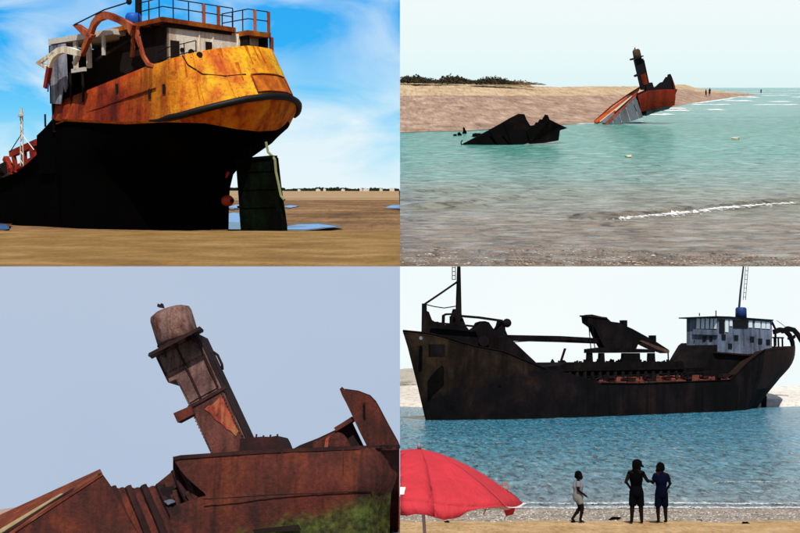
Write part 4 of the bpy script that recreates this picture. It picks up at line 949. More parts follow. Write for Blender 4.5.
plt = part('platform', MB().plate([H(148.3, 355.6, FD-1.0), H(199.6, 328.6, FD-1.0), H(203.5, 332, FD+1.8), H(152, 359, FD+1.8)], CZ*.09), 'wreck_dark', fu, 'thin platform plate round the funnel')
part('platform_lip', MB().bar([H(148.3, 355.8, FD-1.02), H(199.8, 328.8, FD-1.02)], .08, bk*.06), 'wreck_dark', plt)
for f in (.25, .5, .8): part('platform_bracket', MB().plate([H(148.3+51.3*f, 355.6-27*f, FD-.95), H(148.3+51.3*f+4.5, 355.6-27*f+9, FD), H(148.3+51.3*f+.8, 355.6-27*f+.3, FD)], Vector((.05, 0, 0))), 'wreck_dark', plt)
# round top, a dome-edged cylinder along the lean
c0 = H(179, 342, FD+.75); c1 = H(170.2, 313, FD+.75); axd = (c1-c0).normalized()
L_ = (c1-c0).length
part('funnel_top', MB().tube([c0-axd*.25, c0+axd*L_*.5, c0+axd*L_*.9, c0+axd*(L_*1.02), c0+axd*(L_+.14), c0+axd*(L_+.20)], [.80, .81, .81, .77, .55, .08], 28), 'funnel_top', fu, 'round brown funnel top', True)
part('top_ring', MB().tube([c0+axd*L_*.04, c0+axd*(L_*.04+.05)], .83, 28), 'wreck_dark', fu)
part('lifting_lug', MB().plate([H(157, 306.5, FD+.6), H(157.6, 303.4, FD+.6), H(160, 304.4, FD+.6), H(161.4, 303, FD+.6), H(162.8, 307.5, FD+.6)], bk*.25), 'wreck_dark', fu)
part('ladder_hoop', MB().tube([H(213.4, 352, FD+.2), H(217.6, 355, FD+.1), H(222, 364.5, FD+.1), H(222.6, 369.5, FD+.2)], .05, 6), 'dark_steel', fu)
part('ladder_hoop', MB().tube([H(211, 352, FD), H(214.5, 361, FD-.05), H(219, 370, FD)], .04, 6), 'dark_steel', fu)
# collapsed corrugated part between
ridge = [(113, 487), (120, 489), (128, 486.5), (136, 489), (143, 485.5), (150, 488), (158, 484), (166, 482), (172, 472), (177, 468)]
for k in range(12):
    u0 = 113+k*7.6; v0 = interp(ridge, u0); sl_ = 24+k*.6
    part('corrugation', MB().tube([H(u0, v0, .9), H(u0+sl_*.5, v0+30, .5), H(u0+sl_, v0+62, .3)], [.13, .15, .15], 7), 'wreck_red' if k % 2 else 'wreck_dark', rw)
part('inner_wall', MB().plate([H(u, v, 1.4) for u, v in [(112, 489)]+ridge+[(180, 470), (215, 520), (215, 545), (130, 545)]], bk*.15), 'wreck_dark', rw)
part('torn_plate', MB().plate([H(u, v, .8) for u, v in ((157, 483.5), (170, 473), (176, 468.5), (187, 487), (183, 497), (178, 486), (172, 490), (170, 486))], bk*.1), 'wreck_red', rw)
part('torn_plate', MB().plate([H(u, v, .35) for u, v in ((164, 501), (170, 499), (177, 501.5), (172, 503), (168, 505))], bk*.08), 'ship_white', rw, 'scrap of pale torn plate')
part('torn_frame', MB().bar([H(174, 490, .3), H(179, 508, .2), H(176, 520, .2)], .12, bk*.15), 'wreck_red', rw)
part('torn_frame', MB().bar([H(186, 492, .25), H(196, 508, .2), H(205, 514, .1)], .14, bk*.15), 'wreck_red', rw)
part('gap_shade', MB().plate([H(u, v, .6) for u, v in ((160, 488), (172, 486), (180, 500), (182, 516), (168, 520), (166, 502))], bk*.1), 'dark_steel', rw)  # dark plate painted as the shade inside the gap
# fallen plate on the left: sloping top and a big side face
lt = [(-40, 580), (-40, 570), (12, 532.8), (61, 498.8), (101, 474), (112.5, 490), (137, 533), (144, 548)]
part('fallen_side', MB().plate([H(u, v, -.6) for u, v in lt], bk*.15), 'wreck_red', rw, 'large fallen side plate')
A0, A1 = H(-40, 534.5, 1.6), H(100, 470.5, 1.6); B0, B1 = H(-40, 568, -.64), H(102.5, 475.2, -.64)
for k, (t0, t1) in enumerate(((0, .30), (.31, .62), (.63, 1.0))):
    part('top_plank', MB().plate([A0.lerp(B0, t0), A1.lerp(B1, t0), A1.lerp(B1, t1), A0.lerp(B0, t1)], CZ*.06), 'top_rust', rw)
part('pale_batten', MB().plate([A0.lerp(A1, .15).lerp(B0.lerp(B1, .15), .66)+CZ*.08, A0.lerp(A1, .70).lerp(B0.lerp(B1, .70), .62)+CZ*.08, A0.lerp(A1, .72).lerp(B0.lerp(B1, .72), .72)+CZ*.08, A0.lerp(A1, .15).lerp(B0.lerp(B1, .15), .80)+CZ*.08], CZ*.05), 'pale_wood', rw, 'pale weathered batten')
part('dark_batten', MB().plate([A0.lerp(A1, .2).lerp(B0.lerp(B1, .2), .84)+CZ*.08, A0.lerp(A1, .78).lerp(B0.lerp(B1, .78), .74)+CZ*.08, A0.lerp(A1, .8).lerp(B0.lerp(B1, .8), .82)+CZ*.08, A0.lerp(A1, .2).lerp(B0.lerp(B1, .2), .93)+CZ*.08], CZ*.05), 'wreck_dark', rw)
part('fallen_end', MB().plate([H(101, 473.5, -.6), H(112.5, 490, -.6), H(112, 489, 1.6), H(100, 470.5, 1.6)], Vector((-.1, 0, -.05))), 'wreck_dark', rw)

# rivet heads along the funnel panels and flaking scale on the hull, joined as one part each (too small to pick apart)
rv = MB()
for (a, b) in (((157.5, 357.5), (195.5, 336)), ((165, 374), (204, 354)), ((191, 408), (225, 389)), ((176.4, 347), (199, 396)), ((195, 337), (242, 437)), ((190, 410), (211, 452))):
    pa, pb = H(*a, FD-.08), H(*b, FD-.08); n_ = int((pb-pa).length/.13)
    for k in range(n_): rv.ball(pa.lerp(pb, (k+.5)/n_), .022, .018, .022, 6, 4)
part('rivet_rows', rv, 'wreck_dark', fu, kind='stuff')
R = random.Random(31)
jg = MB()
for k in range(34):
    u = 180+k*6.3; v = interp(topl, u); jg.plate([H(u, v+.8, -.02), H(u+R.uniform(2, 5), v+.8, -.02), H(u+R.uniform(1, 4), v-R.uniform(.3, 1.6), -.02)], bk*.1)
part('ragged_rim', jg, 'wreck_dark', rw, kind='stuff')
# ==================================================================================================== BOTTOM RIGHT: old coaster across the channel, bathers, umbrella
SA = Vector((36.2, 25.5, 0)).normalized(); SN = Vector((SA.y, -SA.x, 0)); S0 = Vector((2.4, 98, 0))
def S(s, b, z): return S0+SA*(s*1.12 if s > 0 else s*.95)+SN*b+CZ*z
def Sv(s, b, v):
    p = S(s, b, 0); return Vector((p.x, p.y, BR.zat(p.y, v)))
def onS(u, v, b=0.0): return BR.on(u, v, S0+SN*b, SN)            # pixel on the lengthwise plane b metres to the near side
old = thing('cargo_ship', BR, S(20, 0, -5.6), 'dark abandoned cargo ship lying across the blue channel', 'ship')
ttop = [(399, 330), (430, 333), (445, 337), (470, 345), (496, 350), (508, 352), (520, 358), (532, 364), (541, 368), (560, 371), (585, 377.5), (597, 383), (640, 383.4), (700, 381), (738, 379.4), (746, 374), (752, 352), (770, 348), (786, 346)]
SS = [-2.8, -2.2, -1, 0, 1.5, 3, 5, 7, 9, 11, 11.7, 12.6, 13.6, 14.4, 15.2, 17, 20, 24, 28, 32, 35, 37.3, 38, 38.8, 40.5, 42, 43.5, 44.6, 45.2, 45.5]
bt_ = T([(-2.8, .03), (-1, 1.3), (1.5, 2.6), (5, 3.8), (9, 4.4), (14, 4.5), (40, 4.5), (42, 4.2), (43.5, 3.4), (44.6, 2.2), (45.2, 1.2), (45.5, .1)])
bw_ = T([(-2.8, .02), (0, .08), (3, 1.3), (7, 3.2), (11, 4.1), (16, 4.4), (32, 4.4), (35, 3.6), (38, 1.6), (40.5, .25), (45.5, .05)])
bottomz = T([(-2.8, 330), (0, 0)])
def keel_z(s):                                                   # raked stem, counter stern
    if s < 0: return None
    return -5.7
def col(s, sd):
    tv_b = bt_(s); p = S(s, tv_b, 0); u = BR.uv((p.x, p.y, 0))[0]; zt = BR.zat(p.y, interp(ttop, u))
    if s < 0: zb = zt+(-5.7-zt)*((s+2.8)/2.8)**1.15
    elif s > 40.5: zb = -5.2+(BR.zat(120, 374)+5.2)*((s-40.5)/5.0)**.5
    else: zb = -5.75
    out = []
    for k in range(9):
        f = k/8; z = zt+(zb-zt)*f
        fb = f**1.6
        b = tv_b*(1-fb)+(bw_(s) if s <= 40.5 else tv_b*(1-.85*f))*fb
        out.append(S(s, sd*b, z))
    return out
cols_n = [col(s, 1) for s in SS]; cols_f = [col(s, -1) for s in SS]
def strip(cols, i0, i1, k0, k1): return MB().grid([[c[k] for c in cols[i0:i1+1]] for k in range(k0, k1+1)])
ib = SS.index(13.6); iq = SS.index(37.3)
it_ = SS.index(9)
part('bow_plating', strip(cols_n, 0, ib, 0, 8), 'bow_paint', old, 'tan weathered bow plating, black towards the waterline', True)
part('side_plating', strip(cols_n, ib, iq, 0, 8), 'ship_black', old, 'black rusted side plating', True)
part('stern_plating', strip(cols_n, iq, len(SS)-1, 0, 5), 'ship_brown', old, 'brown rusted stern plating', True)
part('stern_plating', strip(cols_n, iq, len(SS)-1, 5, 8), 'ship_black', old, None, True)
part('far_plating', strip(cols_f, 0, len(SS)-1, 0, 8), 'ship_black', old, None, True)
part('deck', MB().grid([[c[0]-CZ*.25 for c in cols_n], [c[0]-CZ*.25 for c in cols_f]]), 'ship_brown', old)
part('stern_transom', MB().grid([cols_n[-1], cols_f[-1]]), 'ship_brown', old)
for i in range(14):                                              # frames showing as faint plate laps along the side
    s = 14.5+i*1.7; i0 = 0
    c = col(s, 1); part('plate_lap', MB().tube([p+SN*.02 for p in c[1:8]], .035, 4), 'ship_black', old)
part('sheer_rail', MB().tube([c[0]+SN*.05 for c in cols_n[14:iq+1]], .06, 5), 'ship_black', old)
part('bow_rail', MB().tube([c[0]+SN*.03 for c in cols_n[0:9]], .06, 5), 'ship_black', old)
part('anchor_recess', MB().box(onS(428.5, 357, 2.9), SA*1.6, SN*.25, CZ*1.1), 'ship_black', old)
part('hawse_pipe', MB().tube([onS(421, 338, 1.4), onS(421, 338, 2.3)], .16, 8), 'ship_white', old)
# forecastle: post, stays, foremast with ladder, windlass, rails
def bar2(pts, w, b, mat, name, th=.25, par=old): return part(name, MB().bar([onS(u, v, b) for u, v in pts], w, -SN*th), mat, par)
part('bow_post', MB().tube([onS(424.3, 333, 0), onS(424.3, 303.5, 0)], [.26, .22], 8), 'ship_black', old)
part('post_gusset', MB().plate([onS(u, v, 0) for u, v in ((425, 311), (427, 312), (430, 320), (435, 323), (437, 332), (425, 332))], SN*.3), 'ship_black', old)
fm = part('foremast', MB().tube([onS(458.6, 333, 0), onS(458.6, 300, 0), onS(458.8, 266.6, 0)], [.32, .26, .17], 10), 'ship_black', old, 'foremast with a ladder and stays')
part('mast_foot', MB().bar([onS(456, 333, .2), onS(456.5, 318, .2), onS(457.6, 309, .2)], [.8, .55, .2], -SN*.6).bar([onS(465, 333, .2), onS(462, 322, .2), onS(460, 310, .2)], [.4, .3, .2], -SN*.4), 'ship_black', fm)
part('stay', MB().tube([onS(425, 303.8), onS(441, 293), onS(457.6, 281.5)], .10, 5), 'ship_black', fm)
part('stay', MB().tube([onS(426, 304.5), onS(434, 306.5), onS(444, 308), onS(457, 306)], .05, 5), 'ship_black', fm)
for uu in (452.3, 455.4): part('ladder_rail', MB().tube([onS(uu, 280, .2), onS(uu, 266.6, .2)], .035, 4), 'ship_black', fm)
for k in range(4): part('ladder_rung', MB().tube([onS(452.3, 279.5-k*4, .2), onS(455.4, 279.5-k*4, .2)], .03, 4), 'ship_black', fm)
bar2([(444, 325), (444.3, 315.5), (447, 314.2), (456, 314)], .18, .6, 'ship_black', 'pipe_frame')
bar2([(452, 325), (452, 316)], .18, .6, 'ship_black', 'pipe_frame')
bar2([(462, 316), (480, 317.5), (503, 320.8)], .2, 1.0, 'ship_black', 'fore_rail')
part('rail_knob', MB().ball(onS(507, 323, 1.0), .42, .42, .42, 8, 6), 'ship_black', old)
bar2([(431, 322.5), (444, 323.5), (462, 325), (478, 326.5)], .16, 1.4, 'ship_black', 'fore_rail')
wl = [(431, 334), (432, 323), (438, 321.5), (443, 325), (452, 324.5), (461, 325), (463, 318), (466, 326), (471, 332), (478, 327), (480.5, 322.5), (485, 321), (489, 322.2), (493, 328), (497, 332), (501, 326), (502.5, 320.5), (505, 321.5), (505.5, 330), (509, 338), (510, 362), (431, 348)]
part('windlass_house', MB().plate([onS(u, v, .8) for u, v in wl], -SN*.8), 'ship_black', old, 'jagged dark windlass gear on the bow')
for uu in (484, 500): part('windlass_drum', MB().tube([onS(uu, 341, 1.8), onS(uu, 341, .2)], .5, 10), 'ship_black', old)
# sloping break of the forecastle
part('forecastle_break', MB().plate([onS(u, v, 3.4) for u, v in ((499, 337), (509, 337), (525, 352), (541, 367), (541, 386), (499, 386))], -SN*6.6), 'ship_black', old)
# hold: coaming, bulwark bits, hatch covers
cm = part('hatch_coaming', MB().plate([onS(541, 366.5, 2.2), onS(560, 365.6, 2.2), onS(566, 362.5, 2.2), onS(683, 361.5, 2.2), onS(690, 380, 2.2), onS(541, 384, 2.2)], -SN*4.6), 'ship_black', old)
for k in range(17):
    u = 553+k*7.6; part('coaming_stay', MB().plate([onS(u, 369, 2.3), onS(u+1.5, 369, 2.3), onS(u+2.6, 380, 2.9), onS(u-.6, 380, 2.9)], SN*.15), 'ship_black', cm)
part('coaming_ledge', MB().box(onS(552, 371.5, 2.3), onS(684, 369, 2.3)-onS(552, 371.5, 2.3), SN*.35, CZ*.15), 'ship_black', cm)
bar2([(560, 367), (566, 348.5)], .1, 0, 'ship_black', 'bent_rod')
for k in range(22):
    u = 575+k*4.6; hgt = [1.2, 2.4, .8, 1.9, 3.0, 1.4][(k*5) % 6]
    part('coaming_peg', MB().bar([onS(u, 364, -1), onS(u, 362.4-hgt, -1)], .26, SN*.2), 'ship_black', cm)
for k, (u0, u1, v0, v1) in enumerate([(596, 609, 380.2, 382.6), (610, 647, 377.6, 382.6), (656, 686, 376.4, 381.2), (692, 715, 375.8, 380.4), (721, 738, 375, 379.6)]):
    zt_ = BR.zat(103+k*2.6, (v0+v1)/2)+.1
    q = [onS(u0, v1+.6, 4.1), onS(u1, v1+.2, 4.1), onS(u1, v0-.2, 2.7), onS(u0, v0+.2, 2.7)]
    hc = part('hatch_cover', MB().plate(q, CZ*.1), 'hatch_red', old)
for k in range(8):
    u = 590+k*19; part('deck_gear', MB().box(onS(u, 382-(k*.6), 4.1), SA*(.5+.3*(k % 3)), -SN*.6, CZ*(.25+.2*(k % 2))), 'ship_brown', old)
bar2([(552, 376.8), (610, 376), (686, 372.6), (720, 371.4)], .10, 4.35, 'ship_black', 'hand_rail', .08)
for k in range(14): bar2([(556+k*12, 376.5-k*.36), (556+k*12, 382.6-k*.4)], .09, 4.35, 'ship_black', 'rail_post', .08)
R = random.Random(44)
for k in range(46):                                              # broken deck fittings: bent pipes, stubs, plates
    u = R.uniform(548, 735); b_ = R.uniform(2.3, 4.2); v0 = interp([(545, 384), (740, 378)], u); hgt = R.uniform(3, 11); kind = k % 3
    if kind == 0: mbq = MB().tube([onS(u, v0, b_), onS(u+R.uniform(-2, 2), v0-hgt*.6, b_), onS(u+R.uniform(-5, 5), v0-hgt, b_)], R.uniform(.05, .10), 5)
    elif kind == 1: mbq = MB().plate([onS(u, v0, b_), onS(u+R.uniform(3, 9), v0, b_), onS(u+R.uniform(2, 8), v0-hgt*.6, b_), onS(u+R.uniform(-1, 3), v0-hgt*.4, b_)], -SN*.2)
    else: mbq = MB().bar([onS(u, v0-hgt*.4, b_), onS(u+R.uniform(6, 16), v0-hgt*.5, b_)], R.uniform(.1, .25), -SN*.3)
    part('deck_fitting', mbq, R.choice(('ship_black', 'ship_brown', 'ship_black')), old)
ck = MB()
for k in range(60):
    u = R.uniform(546, 684); v0 = 363; w = R.uniform(1, 5); ck.plate([onS(u, v0+1, -.5), onS(u+w, v0+1, -.5), onS(u+w*R.random(), v0-R.uniform(.5, 4.5), -.5)], SN*.2)
part('deck_clutter', ck, 'ship_black', old, kind='stuff')
# derrick housing amidships and its boom
dk = [(587.6, 315.4), (592, 314.4), (607, 317.8), (611, 321.5), (619, 322.6), (624, 325), (633, 329), (641, 333.4), (656, 341.5), (669, 349.8), (668.5, 352.6), (652, 345.8), (643, 342.2), (638, 344.6), (636, 349.5), (622, 350), (605, 348), (598.5, 336), (594.5, 327), (588.5, 322.6)]
dh = part('derrick_housing', MB().plate([onS(u, v, .4) for u, v in dk], -SN*.9), 'ship_black', old, 'dark wedge shaped derrick housing amidships')
part('housing_cap', MB().plate([onS(587.2, 315, .5), onS(607, 317.2, .5), onS(607.6, 318.6, .5), onS(587.4, 316.4, .5)], -SN*1.1), 'ship_brown', dh)
part('sloping_lip', MB().plate([onS(641, 341.4, .7), onS(643, 340.6, .7), onS(669.5, 350.6, .7), onS(669, 353.2, .7), (onS(655, 348.4, .7))], -SN*1.2), 'hatch_brown', dh)
for uu in (624, 653): part('housing_lug', MB().box(onS(uu, 327 if uu < 640 else 342, .3), SA*.5, -SN*.6, CZ*.7), 'ship_black', dh)
for (a, b) in (((588.5, 322), (591, 350)), ((592.5, 326), (595, 350))): part('housing_wire', MB().tube([onS(*a, .6), onS(*b, .6)], .05, 4), 'ship_black', dh)
base_o = [(589, 362), (589, 350), (590, 347.6), (602, 347.8), (606, 349), (643, 349), (654, 351), (655, 362)]
part('derrick_table', MB().plate([onS(u, v, 1.2) for u, v in ((589, 349), (602, 347.4), (655, 349.4), (655, 352.6), (589, 353))], -SN*.7), 'ship_black', dh)
for u0, u1 in ((589, 592.6), (601, 604.5), (624, 640), (650, 655)):
    part('table_leg', MB().plate([onS(u0, 353, 1.1), onS(u1, 353, 1.1), onS(u1+.6, 364, 1.1), onS(u0-.6, 364, 1.1)], -SN*.4), 'ship_black', dh)
part('table_post', MB().tube([onS(668, 352.5, 0), onS(668.4, 362, 0)], .08, 5), 'ship_black', dh)
bm_ = part('cargo_boom', MB().bar([onS(508, 337.8, .3), onS(560, 339, .3), onS(602, 341)], [.55, .6, .55], -SN*.5), 'ship_black', old, 'long horizontal cargo boom')
part('boom_wire', MB().tube([onS(512, 342, .3), onS(540, 340.4, .3), onS(600, 339, .3)], .04, 4), 'ship_black', bm_)
# poop house with sloping front, white bridge
part('poop_house', MB().plate([onS(u, v, 3.2) for u, v in ((704, 368), (710, 357), (717, 345), (720, 342.5), (752, 350), (752, 380), (704, 380))], -SN*5.2), 'ship_black', old)
wh = part('bridge_house', MB().plate([onS(u, v, 3.3) for u, v in ((718, 317), (735, 317.4), (772, 320), (772, 352), (747, 354), (721, 352.5), (718, 352))], -SN*4.2), 'ship_white', old, 'white paint blistered bridge house')
FP = onS(718, 330, 3.3)
def onF(u, v, o=0.0): return BR.on(u, v, FP-SA*o, SA)
part('bridge_wing_skirt', MB().plate([onF(u, v, .15) for u, v in ((693.6, 329), (718, 330), (718, 335), (693.6, 334.4))], -SA*.12), 'ship_white', wh)
part('bridge_roof', MB().plate([onS(716, 316, 3.6), onS(730, 316.4, 3.6), onS(773.5, 319.6, 3.6), onS(773.5, 320.8, 3.6), onS(730, 317.8, 3.6), onS(716, 317.2, 3.6)], -SN*5.0), 'ship_black', wh)
part('lower_deck_edge', MB().plate([onS(716, 351.5, 3.6), onS(722, 352.2, 3.6), onS(754, 354.4, 3.6), onS(754, 356, 3.6), onS(716, 353, 3.6)], -SN*.6), 'ship_brown', wh)
# bridge windows: upper row opaque panes painted pale as bright sky, dark ports below
for k, (u0, u1, v0, v1) in enumerate([(725, 728, 319.5, 332), (729.4, 732, 319.5, 326), (748.5, 752, 320.5, 327.5), (754.5, 760, 321, 328), (761.5, 765, 321.5, 328.5), (766, 769.5, 322, 328.8)]):
    wf = part('window', MB().plate([onS(u0, v0, 3.32), onS(u1, v0+.2, 3.32), onS(u1, v1+.2, 3.32), onS(u0, v1, 3.32)], SN*.06), 'window_sky', wh)
for u0, u1, v0, v1 in [(719, 724, 319.5, 333), (733, 747.6, 319.8, 328)]: part('window', MB().plate([onS(u0, v0, 3.32), onS(u1, v0+.2, 3.32), onS(u1, v1+.2, 3.32), onS(u0, v1, 3.32)], SN*.06), 'ship_dark_glass', wh)
for u, v in ((723.5, 337), (736, 337.6), (752, 339), (760, 341), (768, 342), (730, 346)):
    w_ = part('porthole', MB().plate([onS(u-1.9, v-2.6, 3.34), onS(u+1.9, v-2.5, 3.34), onS(u+1.9, v+2.6, 3.34), onS(u-1.9, v+2.5, 3.34)], SN*.05), 'ship_dark_glass', wh)
for u0, u1 in ((696.5, 700), (701.2, 704.4), (705.6, 709), (710.4, 713), (714, 716.5)): part('window', MB().plate([onF(u0+.5, 318.4, .06), onF(u1+.4, 318.6, .06), onF(u1, 328.8, .06), onF(u0, 328.6, .06)], -SA*.05), 'window_sky', wh)
for u in (703, 709.6): part('window', MB().plate([onF(u, 336, .06), onF(u+3, 336, .06), onF(u+3, 341, .06), onF(u, 341, .06)], -SA*.05), 'ship_dark_glass', wh)
bar2([(694, 330), (694.8, 322), (696, 316.6)], .2, 3.6, 'ship_black', 'bridge_wing_post', .15, wh) if False else None
for u in (699.5, 716, 737.5): part('roof_antenna', MB().tube([onS(u, 316, 2), onS(u, 313 if u != 716 else 310.5, 2)], .06, 5), 'ship_black', wh)
part('roof_funnel', MB().tube([onS(741, 317.8, .5), onS(741, 309, .5), onS(741, 307.5, .5)], [.62, .6, .5], 14), 'ship_blue', old, 'short blue funnel on the bridge roof', True)
mm = part('main_mast', MB().tube([onS(739, 309, .5), onS(740.6, 290, .5), onS(743.4, 266.6, .5)], [.13, .11, .09], 8), 'ship_dkblue', old, 'tall thin mast on the bridge')
for du in (2.4, 5.0): part('ladder_rail', MB().tube([onS(741+du*.9, 300, .4), onS(743.2+du, 266.6, .4)], .03, 4), 'ship_black', mm)
for k in range(7): part('ladder_rung', MB().tube([onS(743.4+k*.3, 297-k*4.4, .4), onS(746+k*.35, 297-k*4.4, .4)], .025, 4), 'ship_black', mm)
# aft: rails, davits, rudder post
for u in (775, 779, 783): bar2([(u, 347), (u-.3, 337)], .16, 2.6, 'ship_black', 'aft_post', .12)
bar2([(773, 337.5), (784, 337.8)], .16, 2.6, 'ship_black', 'aft_rail', .12); bar2([(772, 321), (776, 329), (776, 346)], .2, 3, 'ship_black', 'aft_post', .15)
d1 = bar2([(775, 332), (781, 329.8), (787, 331), (791, 335.5), (793.5, 342), (794.5, 349)], [.5, .55, .5, .45, .45, .3], 3.6, 'ship_black', 'boat_davit', .3)
d2 = bar2([(783, 331.5), (789, 328.6), (795, 330), (799, 334.5), (803, 342)], [.45, .55, .5, .5, .4], 2.6, 'ship_black', 'boat_davit', .3)
part('davit_wire', MB().tube([onS(777, 320.5, 3), onS(789, 329.5, 3)], .035, 4), 'ship_black', d2)
part('davit_claw', MB().bar([onS(789, 338, 3.6), onS(792, 339.5, 3.6), onS(795.5, 336, 3.6)], .3, -SN*.2), 'ship_black', d1)
part('rudder_post', MB().bar([onS(763.4, 384, 0), onS(763, 396, 0), onS(762.5, 410, 0)], [.35, .4, .5], SN*.3), 'ship_black', old)
part('rudder', MB().plate([onS(761, 396, 0), onS(765.5, 396, 0), onS(765, 409, 0), onS(761, 409, 0)], SN*.2), 'ship_brown', old)
foam_strip(BR, [(426, 419.8), (470, 418.4), (530, 416), (580, 412), (610, 410.4), (650, 409), (700, 407.6), (750, 406.8)], .22, .10, 'foam_ship', 'waterline_foam', seed=71, label='thin broken foam along the hull')
foam_strip(BR, [(580, 413), (600, 411.6), (640, 409.8), (690, 408.4)], .45, .16, 'foam_ship', 'waterline_foam', seed=75)
sb = [BR.P(u, v, 119-(v-402)*.2) for u, v in ((744, 405.5), (760, 402.6), (775, 402), (795, 402.4), (810, 404), (800, 405.4), (770, 406.4))]
# foam and shingle at the water's edge
for k, v in ((1, 503.4), (2, 507.6)):
    foam_strip(BR, [(400.2, v+.6), (470, v-.3), (560, v+.5), (650, v-.5), (730, v+.6), (860, v)], [.55, 1.1, 1.4][k], .05, 'foam_br', 'swash_foam', seed=80+k, z0=-5.3 if k < 2 else -5.26)
foam_strip(BR, [(700, 483.6), (740, 482.4), (800, 482.8), (850, 482)], .25, .09, 'foam_br', 'ripple_crest', seed=91)
R = random.Random(21); pb = MB()
for i in range(4200):
    Y = R.uniform(30.7, 38.6); u = R.uniform(400.4, 860)
    if R.random() > .04+.96*sm((Y-31)/2.5): continue
    x = (u-400)/F*Y*1.004; s_ = R.uniform(.010, .032); 
    pb.ball((x, Y, br_ground(x, Y)+s_*.2), s_*1.4, s_, s_*.7, 6, 4, .5)
struct('shingle_bank', BR, pb, 'shingle_pale', 'stuff', label='pale pebbles and shells along the tide line')
for k, (u, v, w) in enumerate([(447, 521.8, .05), (615, 517.5, .10), (700, 517, .045), (745, 527, .06), (573, 528, .04)]):
    Y = 30.0 if v > 518 else 32.2; p = BR.P(u, v, Y); p.z = br_ground(p.x, Y)
    single('dark_stone', BR, MB().ball(p+CZ*w*.2, w*1.7, w, w*.7, 9, 6, .6), 'near_wreck', ['dark stone on the sand in front of the umbrella pole', 'flat dark stone on the tide line between the boy and the pair', 'small dark stone on the tide line to the seaward side of the pair', 'dark lump on the dry sand below the far pebbles', 'smallest dark stone on the sand below the walking boy'][k], 'stone', 'stones on the sand')

